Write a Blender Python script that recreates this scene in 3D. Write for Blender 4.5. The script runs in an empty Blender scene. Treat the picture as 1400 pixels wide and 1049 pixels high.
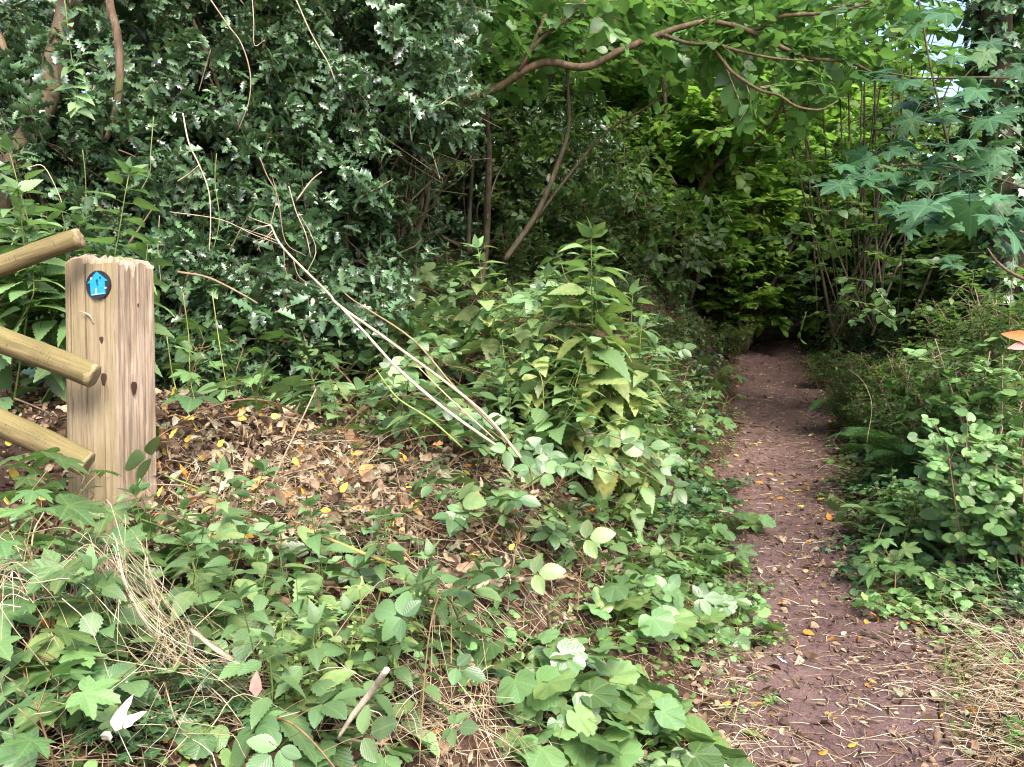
import bpy, math, random
import numpy as np
from mathutils import Vector

SEED = 11
rng = np.random.default_rng(SEED)
random.seed(SEED)
scene = bpy.context.scene
COL = scene.collection
R = math.radians

# ------------------------------------------------------------------ camera
F = 1100.0
EYE = np.array([0.0, 0.0, 1.35])
PITCH = math.atan((524.5 - 470) / F)


def ray(px, py):
    x, y = (px - 700) / F, (524.5 - py) / F
    c, s = math.cos(PITCH), math.sin(PITCH)
    return np.array([x, c + y * s, y * c - s])


def P(px, py, Y):
    d = ray(px, py)
    return EYE + d * (Y / d[1])


cam = bpy.data.cameras.new("camera")
cam.sensor_width = 36
cam.lens = F / 1400 * 36
cam.clip_start = 0.05
cam.clip_end = 500
co = bpy.data.objects.new("camera", cam)
co.location = EYE
co.rotation_euler = (math.pi / 2 - PITCH, 0, 0)
COL.objects.link(co)
scene.camera = co

# ------------------------------------------------------------------ terrain function


def ss(a):
    a = np.clip(a, 0, 1)
    return a * a * (3 - 2 * a)


def cxp(Y):
    return 1.05 + 0.296 * (Y - 2.56) + 0.07 * np.sin(Y * 0.9)


def zpath(Y):
    return np.interp(Y, [-20, 0, 2.5, 5, 7.5, 10.5, 13, 16, 25, 60], [-.4, -.12, .02, .27, .50, .96, 1.47, 2.0, 3.2, 10.5])


def wob(X, Y):
    return (np.sin(X * 2.1 + 1.3 * np.sin(Y * 1.1)) * np.cos(Y * 1.7 + .6) + .5 * np.sin(X * 5.3 + Y * 2.2) * np.sin(Y * 4.7 - X) + .3 * np.sin(X * 11 + Y * 7.3))


def H(X, Y):
    X = np.asarray(X, float)
    Y = np.asarray(Y, float)
    d = X - cxp(Y)
    z = zpath(Y)
    B = np.interp(Y, [-5, 0, 2, 3, 4.5, 6, 10, 20], [.4, .5, .6, .75, .8, 1.2, 1.5, 1.9])
    w = ss((-d - .42) / 1.25)
    z = z + B * w + .17 * np.clip(-d - 2.3, 0, 30)
    z = z + .34 * np.interp(Y, [2.5, 5], [0.1, 1]) * ss((d - .45) / 1.0) + .12 * np.clip(d - 1.4, 0, 30)
    off = ss((np.abs(d) - .25) / .5)
    z = z + .035 * off * wob(X, Y) + .004 * (1 - off) * wob(X * 3, Y * 3)
    z = z - .03 * np.exp(-(d / .3) ** 2)
    z = z + .2 * np.exp(-(((X + 1.15) / .55) ** 2 + ((Y - 3.25) / .4) ** 2))
    return z


def ground_at(px, py):
    d = ray(px, py)
    Ys = np.arange(.7, 45, .01)
    pts = EYE[None] + d[None] * (Ys / d[1])[:, None]
    under = pts[:, 2] < H(pts[:, 0], pts[:, 1])
    i = int(np.argmax(under)) if under.any() else len(Ys) - 1
    p = pts[i]
    return np.array([p[0], p[1], float(H(p[0], p[1]))])


# ------------------------------------------------------------------ geometry helpers
def unit(v):
    return v / np.maximum(np.linalg.norm(v, axis=-1, keepdims=True), 1e-9)


class Tmpl:
    def __init__(s, V, quads, tris, UV):
        s.V = np.array(V, float)
        s.Q = np.array(quads, int).reshape(-1, 4)
        s.T = np.array(tris, int).reshape(-1, 3)
        s.UV = np.array(UV, float)


class Geo:
    def __init__(s):
        s.V, s.UV, s.C, s.Q, s.T, s.n = [], [], [], [], [], 0

    def raw(s, V, Q=None, T=None, UV=None, C=None):
        V = np.asarray(V, float)
        n = len(V)
        s.V.append(V)
        s.UV.append(np.zeros((n, 2)) if UV is None else np.asarray(UV, float))
        s.C.append(np.tile([.5, .5, 0, 1], (n, 1)) if C is None else np.asarray(C, float))
        if Q is not None and len(Q):
            s.Q.append(np.asarray(Q, int).reshape(-1, 4) + s.n)
        if T is not None and len(T):
            s.T.append(np.asarray(T, int).reshape(-1, 3) + s.n)
        s.n += n

    def add(s, tm, pos, d, nor, sc, age=None, tint=None, wid=None):
        """leaf template copies: axis d, face normal nor, size sc"""
        pos = np.atleast_2d(pos).astype(float)
        N = len(pos)
        if N == 0:
            return
        d = unit(np.broadcast_to(np.asarray(d, float), (N, 3)))
        nor = np.broadcast_to(np.asarray(nor, float), (N, 3))
        x = np.cross(d, nor)
        bad = np.linalg.norm(x, axis=1) < 1e-4
        x[bad] = np.cross(d[bad], np.array([.31, .9, .2]))
        x = unit(x)
        z = np.cross(x, d)
        sc = np.broadcast_to(np.asarray(sc, float), (N,))
        wd = np.ones(N) if wid is None else np.broadcast_to(np.asarray(wid, float), (N,))
        n = len(tm.V)
        v = tm.V
        W = pos[:, None, :] + sc[:, None, None] * (v[None, :, 0:1] * wd[:, None, None] * x[:, None, :] + v[None, :, 1:2] * d[:, None, :] + v[None, :, 2:3] * z[:, None, :])
        off = (np.arange(N) * n)[:, None, None]
        c = np.empty((N, n, 4))
        c[..., 0] = (rng.random(N) if tint is None else np.broadcast_to(tint, (N,)))[:, None]
        c[..., 1] = rng.random(N)[:, None]
        c[..., 2] = (np.zeros(N) if age is None else np.broadcast_to(age, (N,)))[:, None]
        c[..., 3] = 1
        Q = (tm.Q[None] + off).reshape(-1, 4) if len(tm.Q) else None
        T = (tm.T[None] + off).reshape(-1, 3) if len(tm.T) else None
        s.raw(W.reshape(-1, 3), Q, T, np.tile(tm.UV, (N, 1)), c.reshape(-1, 4))

    def tube(s, pts, r0, r1=None, sides=6, res=1, rough=0.0, tint=None, cap=True, power=1.0):
        pts = spline(np.asarray(pts, float), res) if res > 1 else np.asarray(pts, float)
        n = len(pts)
        if isinstance(r0, (list, tuple)):
            r = np.interp(np.linspace(0, 1, n), np.linspace(0, 1, len(r0)), r0)
        else:
            r1 = r0 if r1 is None else r1
            r = r0 + (r1 - r0) * np.linspace(0, 1, n) ** power
        t = unit(np.gradient(pts, axis=0))
        a = np.array([.3, .2, .93]) if abs(t[0][2]) < .9 else np.array([1., .1, 0])
        u = unit(np.cross(t[0], a))
        V = np.empty((n, sides, 3))
        L = np.concatenate([[0], np.cumsum(np.linalg.norm(np.diff(pts, axis=0), axis=1))])
        ang = np.linspace(0, 2 * np.pi, sides, endpoint=False)
        for i in range(n):
            u = unit(u - t[i] * np.dot(u, t[i]))
            w = np.cross(t[i], u)
            rr = r[i] * (1 + (rng.random(sides) - .5) * 2 * rough)
            V[i] = pts[i] + rr[:, None] * (np.cos(ang)[:, None] * u + np.sin(ang)[:, None] * w)
        Q = []
        for i in range(n - 1):
            b = i * sides
            for k in range(sides):
                k2 = (k + 1) % sides
                Q.append((b + k, b + k2, b + sides + k2, b + sides + k))
        UV = np.stack([np.tile(ang / (2 * np.pi), n), np.repeat(L, sides)], 1)
        VV = V.reshape(-1, 3)
        T = []
        if cap:
            VV = np.vstack([VV, pts[0], pts[-1]])
            UV = np.vstack([UV, [[.5, 0], [.5, L[-1]]]])
            a0, a1 = n * sides, n * sides + 1
            for k in range(sides):
                k2 = (k + 1) % sides
                T.append((a0, k2, k))
                T.append((a1, (n - 1) * sides + k, (n - 1) * sides + k2))
        tv = rng.random() if tint is None else tint
        C = np.tile([tv, rng.random(), 0, 1], (len(VV), 1))
        s.raw(VV, Q, T, UV, C)

    def mesh(s, name, mat, smooth=True):
        me = bpy.data.meshes.new(name)
        V = np.concatenate(s.V)
        UV = np.concatenate(s.UV)
        C = np.concatenate(s.C)
        Q = np.concatenate(s.Q) if s.Q else np.zeros((0, 4), int)
        T = np.concatenate(s.T) if s.T else np.zeros((0, 3), int)
        idx = np.concatenate([Q.ravel(), T.ravel()])
        nq, nt = len(Q), len(T)
        me.vertices.add(len(V))
        me.vertices.foreach_set("co", V.astype(np.float32).ravel())
        me.loops.add(len(idx))
        me.loops.foreach_set("vertex_index", idx.astype(np.int32))
        me.polygons.add(nq + nt)
        st = np.concatenate([np.arange(nq) * 4, nq * 4 + np.arange(nt) * 3]).astype(np.int32)
        me.polygons.foreach_set("loop_start", st)
        me.polygons.foreach_set("use_smooth", np.full(nq + nt, smooth, dtype=bool))
        uvl = me.uv_layers.new(name="UVMap")
        uvl.data.foreach_set("uv", UV[idx].astype(np.float32).ravel())
        at = me.attributes.new("tint", 'FLOAT_COLOR', 'POINT')
        at.data.foreach_set("color", C.astype(np.float32).ravel())
        me.materials.append(mat)
        me.update(calc_edges=True)
        me.validate()
        return me

    def build(s, name, mat, parent=None, smooth=True):
        return link(name, s.mesh(name, mat, smooth), parent)


def link(name, me, parent=None):
    o = bpy.data.objects.new(name, me)
    COL.objects.link(o)
    if parent is not None:
        o.parent = parent
    return o


def spline(p, res):
    p = np.asarray(p, float)
    if len(p) < 3:
        return np.array([p[0] + (p[-1] - p[0]) * t for t in np.linspace(0, 1, res + 1)])
    q = np.vstack([2 * p[0] - p[1], p, 2 * p[-1] - p[-2]])
    out = []
    for i in range(1, len(q) - 2):
        a, b, c, d = q[i - 1], q[i], q[i + 1], q[i + 2]
        for t in np.linspace(0, 1, res, endpoint=False):
            out.append(.5 * (2 * b + (c - a) * t + (2 * a - 5 * b + 4 * c - d) * t * t + (3 * b - a - 3 * c + d) * t ** 3))
    out.append(p[-1])
    return np.array(out)


def tag(o, label, cat, group=None, kind=None):
    if label:
        o["label"] = label
    if cat:
        o["category"] = cat
    if group:
        o["group"] = group
    if kind:
        o["kind"] = kind
    return o


def thing(name, label, cat, loc, rz=0.0, sc=1.0, group=None, tilt=(0, 0)):
    o = bpy.data.objects.new(name, None)
    o.empty_display_size = .1
    COL.objects.link(o)
    o.location = loc
    o.rotation_euler = (tilt[0], tilt[1], rz)
    o.scale = (sc, sc, sc)
    return tag(o, label, cat, group)


def spawn(proto, name, label, cat, loc, rz=0.0, sc=1.0, group=None, tilt=(0, 0)):
    """a thing that shares the meshes of a prototype (list of (part name, mesh))"""
    t = thing(name, label, cat, loc, rz, sc, group, tilt)
    for pn, me in proto:
        link(pn, me, t)
    return t


# ------------------------------------------------------------------ materials
def newmat(name):
    m = bpy.data.materials.new(name)
    m.use_nodes = True
    nt = m.node_tree
    nt.nodes.clear()
    return m, nt


class NT:
    def __init__(s, nt):
        s.nt = nt

    def n(s, typ, **kw):
        nd = s.nt.nodes.new(typ)
        for k, v in kw.items():
            setattr(nd, k, v)
        return nd

    def l(s, a, b):
        s.nt.links.new(a, b)

    def put(s, sock, v):
        if hasattr(v, "is_output"):
            s.l(v, sock)
        else:
            sock.default_value = v

    def math(s, op, a, b=0.0, c=None):
        nd = s.n("ShaderNodeMath", operation=op)
        s.put(nd.inputs[0], a)
        s.put(nd.inputs[1], b)
        if c is not None:
            s.put(nd.inputs[2], c)
        return nd.outputs[0]

    def mix(s, f, a, b, mode='MIX'):
        nd = s.n("ShaderNodeMix", data_type='RGBA', blend_type=mode)
        s.put(nd.inputs[0], f)
        for i, v in ((6, a), (7, b)):
            if isinstance(v, tuple):
                v = (*v[:3], 1)
            s.put(nd.inputs[i], v)
        return nd.outputs[2]

    def noise(s, vec, scale, detail=3, rough=.55):
        nd = s.n("ShaderNodeTexNoise")
        nd.inputs["Scale"].default_value = scale
        nd.inputs["Detail"].default_value = detail
        nd.inputs["Roughness"].default_value = rough
        if vec is not None:
            s.l(vec, nd.inputs["Vector"])
        return nd.outputs["Fac"]

    def ramp(s, f, stops):
        nd = s.n("ShaderNodeValToRGB")
        e = nd.color_ramp.elements
        while len(e) > 1:
            e.remove(e[-1])
        e[0].position = stops[0][0]
        e[0].color = (*stops[0][1], 1)
        for p, c in stops[1:]:
            k = e.new(p)
            k.color = (*c, 1)
        s.put(nd.inputs[0], f)
        return nd.outputs[0]

    def maprange(s, v, a, b, c=0., d=1.):
        nd = s.n("ShaderNodeMapRange")
        s.put(nd.inputs[0], v)
        for i, x in enumerate((a, b, c, d)):
            nd.inputs[i + 1].default_value = x
        return nd.outputs[0]

    def coords(s, kind="Object"):
        return s.n("ShaderNodeTexCoord").outputs[kind]

    def mapping(s, vec, scale):
        nd = s.n("ShaderNodeMapping")
        nd.inputs["Scale"].default_value = scale
        s.l(vec, nd.inputs["Vector"])
        return nd.outputs[0]

    def bump(s, h, strength=.4, dist=.01):
        nd = s.n("ShaderNodeBump")
        nd.inputs["Strength"].default_value = strength
        nd.inputs["Distance"].default_value = dist
        s.l(h, nd.inputs["Height"])
        return nd.outputs[0]

    def out(s, sh):
        o = s.n("ShaderNodeOutputMaterial")
        s.l(sh, o.inputs[0])


def leafmat(name, a, b, old=(.35, .27, .05), rough=.45, spec=.5, trans=.3, tcol=None, veins=0.0, nv=7, slope=.9, coat=0.0, spots=0.0):
    m, nt = newmat(name)
    N = NT(nt)
    at = N.n("ShaderNodeAttribute", attribute_name="tint")
    sep = N.n("ShaderNodeSeparateColor")
    N.l(at.outputs["Color"], sep.inputs[0])
    tr, tg, tb = sep.outputs
    obc = N.coords("Object")
    col = N.mix(tr, a, b)
    # blotches + yellowing (strongest where the leaf is old)
    bl = N.noise(obc, 38, 3)
    agef = N.math('MULTIPLY', tb, N.maprange(bl, .3, .62))
    col = N.mix(agef, col, old)
    hsv = N.n("ShaderNodeHueSaturation")
    N.put(hsv.inputs["Value"], N.maprange(tg, 0, 1, .52, 1.38))
    N.put(hsv.inputs["Hue"], N.maprange(tr, 0, 1, .49, .51))
    N.l(col, hsv.inputs["Color"])
    col = hsv.outputs[0]
    nrm = None
    if veins > 0:
        uv = N.n("ShaderNodeUVMap")
        sx = N.n("ShaderNodeSeparateXYZ")
        N.l(uv.outputs[0], sx.inputs[0])
        u = N.math('ABSOLUTE', N.math('SUBTRACT', sx.outputs[0], .5))
        mid = N.maprange(u, .015, .035, 1, 0)
        ph = N.math('FRACT', N.math('MULTIPLY', N.math('SUBTRACT', sx.outputs[1], N.math('MULTIPLY', u, slope)), nv))
        sv = N.math('ABSOLUTE', N.math('SUBTRACT', ph, .5))
        side = N.maprange(sv, .0, .09, 1, 0)
        vn = N.math('MAXIMUM', mid, N.math('MULTIPLY', side, .75))
        col = N.mix(N.math('MULTIPLY', vn, veins), col, N.mix(.6, col, (.28, .40, .14)))
        hgt = N.math('ADD', N.math('MULTIPLY', sv, 1.2), N.math('MULTIPLY', N.noise(obc, 160, 2), .35))
        nrm = N.bump(hgt, .22, .004)
    if spots > 0:
        sp = N.maprange(N.noise(obc, 120, 2), .66, .72)
        col = N.mix(N.math('MULTIPLY', sp, spots), col, (.16, .09, .03))
    p = N.n("ShaderNodeBsdfPrincipled")
    N.l(col, p.inputs["Base Color"])
    N.put(p.inputs["Roughness"], N.maprange(tg, 0, 1, rough - .06, rough + .08))
    p.inputs["Specular IOR Level"].default_value = spec
    if coat:
        p.inputs["Coat Weight"].default_value = coat
        p.inputs["Coat Roughness"].default_value = .18
    if nrm is not None:
        N.l(nrm, p.inputs["Normal"])
    sh = p.outputs[0]
    if trans > 0:
        t = N.n("ShaderNodeBsdfTranslucent")
        tc = N.mix(.55, col, tcol) if tcol else col
        g = N.n("ShaderNodeHueSaturation")
        g.inputs["Value"].default_value = 1.5
        g.inputs["Saturation"].default_value = .98
        N.l(tc, g.inputs["Color"])
        N.l(g.outputs[0], t.inputs[0])
        mx = N.n("ShaderNodeMixShader")
        mx.inputs[0].default_value = trans
        N.l(sh, mx.inputs[1])
        N.l(t.outputs[0], mx.inputs[2])
        sh = mx.outputs[0]
    N.out(sh)
    return m


def rampmat(name, stops, rough=.8, trans=0.0, nscale=30, spec=.25):
    m, nt = newmat(name)
    N = NT(nt)
    at = N.n("ShaderNodeAttribute", attribute_name="tint")
    sep = N.n("ShaderNodeSeparateColor")
    N.l(at.outputs["Color"], sep.inputs[0])
    col = N.ramp(sep.outputs[0], stops)
    nz = N.noise(N.coords("Object"), nscale, 4)
    hsv = N.n("ShaderNodeHueSaturation")
    N.put(hsv.inputs["Value"], N.math('MULTIPLY', N.maprange(nz, .3, .7, .6, 1.3), N.maprange(sep.outputs[1], 0, 1, .75, 1.25)))
    N.l(col, hsv.inputs["Color"])
    p = N.n("ShaderNodeBsdfPrincipled")
    N.l(hsv.outputs[0], p.inputs["Base Color"])
    p.inputs["Roughness"].default_value = rough
    p.inputs["Specular IOR Level"].default_value = spec
    N.l(N.bump(nz, .4, .004), p.inputs["Normal"])
    sh = p.outputs[0]
    if trans:
        t = N.n("ShaderNodeBsdfTranslucent")
        N.l(hsv.outputs[0], t.inputs[0])
        mx = N.n("ShaderNodeMixShader")
        mx.inputs[0].default_value = trans
        N.l(sh, mx.inputs[1])
        N.l(t.outputs[0], mx.inputs[2])
        sh = mx.outputs[0]
    N.out(sh)
    return m


def barkmat(name, dark, light, moss=None, scale=14):
    m, nt = newmat(name)
    N = NT(nt)
    o = N.coords("Object")
    v = N.mapping(o, (1, 1, .22))
    n1 = N.noise(v, scale * 3, 5, .65)
    n2 = N.noise(o, scale * .4, 3)
    col = N.ramp(n1, [(.3, dark), (.62, light), (.8, tuple(min(1, c * 1.35) for c in light))])
    col = N.mix(N.maprange(n2, .4, .65, 0, .6), col, tuple(c * .55 for c in dark))
    if moss:
        col = N.mix(N.maprange(N.noise(o, scale * .7, 4), .48, .66, 0, .75), col, moss)
    p = N.n("ShaderNodeBsdfPrincipled")
    N.l(col, p.inputs["Base Color"])
    p.inputs["Roughness"].default_value = .85
    p.inputs["Specular IOR Level"].default_value = .2
    N.l(N.bump(n1, .6, .01), p.inputs["Normal"])
    N.out(p.outputs[0])
    return m


def plain(name, col, rough=.5, spec=.5):
    m, nt = newmat(name)
    N = NT(nt)
    p = N.n("ShaderNodeBsdfPrincipled")
    nz = N.noise(N.coords("Object"), 90, 3)
    N.l(N.mix(N.maprange(nz, .3, .7), tuple(c * .8 for c in col), tuple(min(1, c * 1.15) for c in col)), p.inputs["Base Color"])
    p.inputs["Roughness"].default_value = rough
    p.inputs["Specular IOR Level"].default_value = spec
    N.out(p.outputs[0])
    return m


M = {}
M['holly'] = leafmat('holly_leaf', (.037, .083, .039), (.086, .162, .068), (.16, .17, .03), rough=.32, spec=.7, trans=.10, tcol=(.10, .22, .02), coat=.22)
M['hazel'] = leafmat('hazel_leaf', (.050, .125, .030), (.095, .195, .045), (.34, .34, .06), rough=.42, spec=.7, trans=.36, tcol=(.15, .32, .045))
M['darkleaf'] = leafmat('painted_shade_leaf', (.036, .085, .026), (.075, .145, .038), (.25, .24, .05), rough=.42, trans=.36, tcol=(.15, .28, .03))  # darker copy of the leaf green, with shade put into the colour
M['hazelfar'] = leafmat('painted_sunlit_hazel_leaf', (.078, .170, .032), (.140, .255, .048), (.40, .38, .05), rough=.5, trans=.5, tcol=(.23, .43, .04))  # brightened hazel green: light on the far canopy painted into the colour
M['syc'] = leafmat('sycamore_leaf', (.062, .138, .046), (.135, .228, .072), (.40, .36, .09), rough=.42, spec=.6, trans=.25, tcol=(.16, .33, .04), veins=.30, nv=6, slope=1.2, spots=.5)
M['bramble'] = leafmat('bramble_leaf', (.055, .122, .045), (.130, .215, .082), (.36, .31, .09), rough=.38, spec=.75, trans=.18, tcol=(.16, .34, .04), veins=.33, nv=9, slope=.9, spots=.4)
M['nettle'] = leafmat('nettle_leaf', (.075, .155, .055), (.160, .255, .098), (.52, .45, .12), rough=.5, spec=.6, trans=.25, tcol=(.2, .38, .05), veins=.28, nv=9, slope=.9, spots=.5)
M['lime'] = leafmat('pale_nettle_leaf', (.165, .265, .075), (.27, .37, .12), (.50, .45, .14), rough=.5, trans=.25, tcol=(.26, .40, .07), veins=.25, nv=7)
M['avens'] = leafmat('avens_leaf', (.075, .165, .052), (.155, .265, .105), (.4, .35, .07), rough=.36, spec=.75, trans=.2, tcol=(.2, .36, .04), veins=.32, nv=6, slope=1.4)
M['ivy'] = leafmat('ivy_leaf', (.020, .060, .026), (.050, .115, .042), (.2, .18, .04), rough=.33, spec=.6, trans=.08, veins=.5, nv=5, slope=1.5)
M['weed'] = leafmat('weed_leaf', (.075, .17, .042), (.15, .27, .06), (.4, .33, .07), rough=.5, trans=.25, tcol=(.2, .36, .04))
M['shrub'] = leafmat('round_leaf', (.085, .19, .065), (.17, .30, .10), (.45, .40, .12), rough=.42, trans=.25, tcol=(.22, .4, .06), veins=.22, nv=6)
M['fern'] = leafmat('fern_leaf', (.04, .105, .03), (.07, .155, .045), (.3, .25, .05), rough=.55, trans=.3, tcol=(.15, .3, .03))
M['plantain'] = leafmat('plantain_leaf', (.16, .30, .075), (.24, .38, .11), (.4, .35, .1), rough=.45, trans=.25, tcol=(.25, .42, .05), veins=.6, nv=5, slope=-.6, spots=.4)
M['litter'] = rampmat('dead_leaves', [(0, (.055, .030, .017)), (.3, (.14, .085, .05)), (.55, (.24, .165, .105)), (.75, (.33, .25, .165)), (.82, (.26, .27, .16)), (.89, (.42, .36, .27)), (.93, (.42, .18, .03)), (1, (.55, .36, .05))], rough=.75, trans=.08, nscale=60)
M['yellowleaf'] = rampmat('yellow_leaf', [(0, (.62, .42, .06)), (.5, (.55, .46, .10)), (1, (.50, .28, .05))], rough=.6, trans=.15, nscale=50)
M['orangeleaf'] = rampmat('orange_leaf', [(0, (.48, .17, .03)), (1, (.55, .28, .05))], rough=.6, trans=.1, nscale=50)
M['paleleaf'] = rampmat('pale_leaf', [(0, (.44, .36, .25)), (.6, (.52, .46, .34)), (1, (.38, .27, .18))], rough=.65, trans=.1, nscale=40)
M['brownleaf'] = rampmat('brown_leaf', [(0, (.10, .05, .028)), (.6, (.2, .11, .06)), (1, (.30, .19, .11))], rough=.7, trans=.05, nscale=60)
M['straw'] = rampmat('straw', [(0, (.20, .135, .075)), (.4, (.38, .29, .18)), (.8, (.54, .44, .30)), (1, (.64, .56, .43))], rough=.6, nscale=20)
M['stalk'] = rampmat('dry_stalk', [(0, (.26, .18, .11)), (1, (.48, .38, .27))], rough=.65, nscale=35)
M['twig'] = rampmat('twig', [(0, (.085, .05, .03)), (.6, (.2, .13, .085)), (1, (.32, .24, .17))], rough=.8, nscale=40)
M['greenstem'] = rampmat('green_stem', [(0, (.07, .11, .03)), (.6, (.14, .18, .045)), (1, (.24, .24, .07))], rough=.5, nscale=25)
M['redstem'] = rampmat('red_stem', [(0, (.13, .10, .045)), (.6, (.22, .13, .07)), (1, (.26, .23, .07))], rough=.5, nscale=25)
M['grass'] = rampmat('grass_blade', [(0, (.07, .15, .03)), (1, (.18, .27, .06))], rough=.5, trans=.2, nscale=25)
M['bark'] = barkmat('brown_bark', (.055, .036, .022), (.19, .13, .082), moss=(.07, .085, .025))
M['barkdark'] = barkmat('dark_bark', (.03, .022, .015), (.10, .075, .05), moss=(.035, .05, .016))
M['barkgrey'] = barkmat('grey_brown_bark', (.06, .044, .03), (.165, .12, .08), moss=(.09, .10, .035))
M['whitewood'] = barkmat('bare_white_wood', (.32, .25, .18), (.55, .47, .37), scale=16)
M['black'] = plain('black_plastic', (.012, .013, .016), .4)
M['blue'] = plain('blue_plastic', (.010, .235, .62), .35)
M['navy'] = plain('navy_print', (.008, .045, .16), .4)
M['white'] = plain('white_print', (.62, .74, .62), .5)
M['screw'] = plain('screw_head', (.62, .58, .60), .35)

# ------------------------------------------------------------------ leaf templates


def blade(rows=8, W=.5, prof=lambda t: np.sin(np.pi * t ** .75) ** .85, teeth=0.0, fold=.18, curl=.25, wave=0.0, twist=0.0, side=0.0, back=.0):
    t = np.linspace(0, 1, rows + 1)
    w = np.maximum(prof(np.clip(t, 0, 1)), .02)
    odd = np.arange(rows + 1) % 2 == 0
    w = np.where(odd, w * (1 - teeth), w)
    V, UV = [], []
    for i in range(rows + 1):
        cx = side * t[i] ** 2
        z0 = -curl * t[i] ** 2
        for u in (-1, 0, 1):
            x = u * w[i] * W / 2
            y = t[i] + (back if (u != 0 and not odd[i] and 0 < i < rows) else 0)
            z = z0 + fold * abs(x) + wave * (1 if odd[i] else -1) * abs(u) * w[i] + twist * u * w[i] * t[i]
            V.append((x + cx, y, z))
            UV.append(((u + 1) / 2 if u == 0 else .5 + u * .5 * max(w[i], .05), t[i]))
    Q = []
    for i in range(rows):
        for k in (0, 1):
            a = i * 3 + k
            Q.append((a, a + 1, a + 4, a + 3))
    return Tmpl(V, Q, [], UV)


def polar(half, axes, droop=.18, cup=0.0, ring=True, wave=.04, seed=0):
    r_ = np.random.default_rng(seed)
    out = list(half) + [(-a, r) for a, r in reversed(half[1:]) if a < 179.9]
    n = len(out)
    V, UV = [(0, 0, 0)], [(.5, 0)]

    def put(a, r):
        dl = min((abs((a - x + 180) % 360 - 180), (a - x + 180) % 360 - 180) for x in axes)[1]
        A = R(a)
        z = -droop * r * r + cup * r * abs(math.sin(R(dl)) * r) + wave * r * math.sin(A * 3 + seed)
        V.append((math.sin(A) * r, math.cos(A) * r, z))
        UV.append((.5 + .9 * r * math.sin(R(dl)), r))
    Q, T = [], []
    if ring:
        for a, r in out:
            put(a, r * .52)
        for a, r in out:
            put(a, r * (1 + (r_.random() - .5) * .08))
        for i in range(n):
            j = (i + 1) % n
            T.append((0, 1 + j, 1 + i))
            Q.append((1 + i, 1 + j, 1 + n + j, 1 + n + i))
    else:
        for a, r in out:
            put(a, r)
        for i in range(n):
            T.append((0, 1 + (i + 1) % n, 1 + i))
    return Tmpl(V, Q, T, UV)


SYC_HALF = [(0, 1.0), (6, .84), (11, .85), (16, .67), (22, .66), (28, .47), (34, .60), (39, .66), (44, .80), (50, .93), (55, .79), (61, .79), (67, .61), (74, .56), (80, .42), (90, .49), (98, .56), (106, .66), (113, .54), (122, .50), (135, .38), (150, .30), (165, .17), (178, .05)]
T_SYC = [polar(SYC_HALF, (0, 50, -50, 106, -106), droop=d, cup=c, wave=w, seed=s) for d, c, w, s in ((.16, .25, .04, 1), (.30, .2, .06, 2), (.08, .35, .05, 3))]
T_SYCLO = [polar(SYC_HALF[::2] + [(178, .05)], (0, 50, -50, 106, -106), droop=.2, ring=False, seed=4)]
IVY_HALF = [(0, 1.0), (12, .72), (24, .55), (38, .68), (52, .80), (64, .58), (80, .45), (100, .52), (125, .5), (150, .38), (175, .1)]
T_IVY = [polar(IVY_HALF, (0, 52, -52), droop=.12, ring=False, wave=.06, seed=s) for s in (1, 2)]
AV_HALF = [(0, .98), (8, 1.0), (14, .92), (22, .98), (30, .98), (37, .89), (46, .92), (55, .9), (62, .80), (72, .80), (82, .76), (90, .66), (105, .62), (118, .52), (135, .46), (155, .3), (176, .06)]
T_AV = [polar(AV_HALF, (0, 45, -45, 90, -90), droop=d, cup=c, ring=True, wave=w, seed=s) for d, c, w, s in ((.18, .15, .05, 5), (.05, .3, .07, 6))]
ROUND_HALF = [(0, 1.0), (15, .93), (30, .84), (50, .72), (75, .6), (105, .5), (140, .36), (170, .12)]
T_ROUND = [polar(ROUND_HALF, (0,), droop=.15, cup=.2, ring=False, wave=.05, seed=s) for s in (1, 3)]
T_NETTLE = [blade(20, .64, lambda t: np.where(t < .32, np.sin(np.pi / 2 * np.clip(t / .32, 0, 1)) ** .75, np.clip(1 - ((t - .32) / .68) ** 1.35, 0, 1) ** .95), teeth=.17, fold=.22, curl=c, wave=.012, side=s, back=.012) for c, s in ((.25, .03), (.45, -.05), (.12, 0.))]
T_BRAM = [blade(18, .70, lambda t: np.where(t < .45, np.sin(np.pi / 2 * np.clip(t / .45, 0, 1)) ** .7, np.clip(1 - ((t - .45) / .55) ** 1.7, 0, 1) ** .8), teeth=.10, fold=.2, curl=c, wave=.01, side=s, back=.01) for c, s in ((.2, .02), (.32, -.04), (.06, .0))]
T_HOLLY = [blade(8, .60, lambda t: np.sin(np.pi * np.clip(t, .03, 1) ** .9) ** .5, teeth=.58, fold=f, curl=c, wave=w, twist=tw) for f, c, w, tw in ((.5, .18, .07, .08), (.3, .35, -.09, -.15), (.65, .05, .10, .05))]
T_HAZ = [blade(4, .86, lambda t: np.sin(np.pi * np.clip(t, .02, 1) ** .72) ** .7, fold=f, curl=c, side=s) for f, c, s in ((.15, .2, .03), (.25, .05, -.03), (.1, .4, 0))]
T_OV = [blade(3, .55, fold=f, curl=c) for f, c in ((.2, .15), (.1, .35))]
T_PLANT = [blade(12, .62, lambda t: np.where(t < .12, .18, np.sin(np.pi * np.clip((t - .12) / .88, 0, 1) ** .8) ** .65), fold=.22, curl=c, wave=.015) for c in (.3, .12)]
T_DEAD = [blade(6, W, fold=f, curl=c, wave=w, twist=tw, side=s, teeth=.15) for W, f, c, w, tw, s in ((.55, .9, .5, .06, .3, .1), (.4, 1.5, -.5, -.05, -.4, -.1), (.6, .4, .9, .1, .2, 0), (.45, 1.2, .2, .05, .6, .15))]
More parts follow.
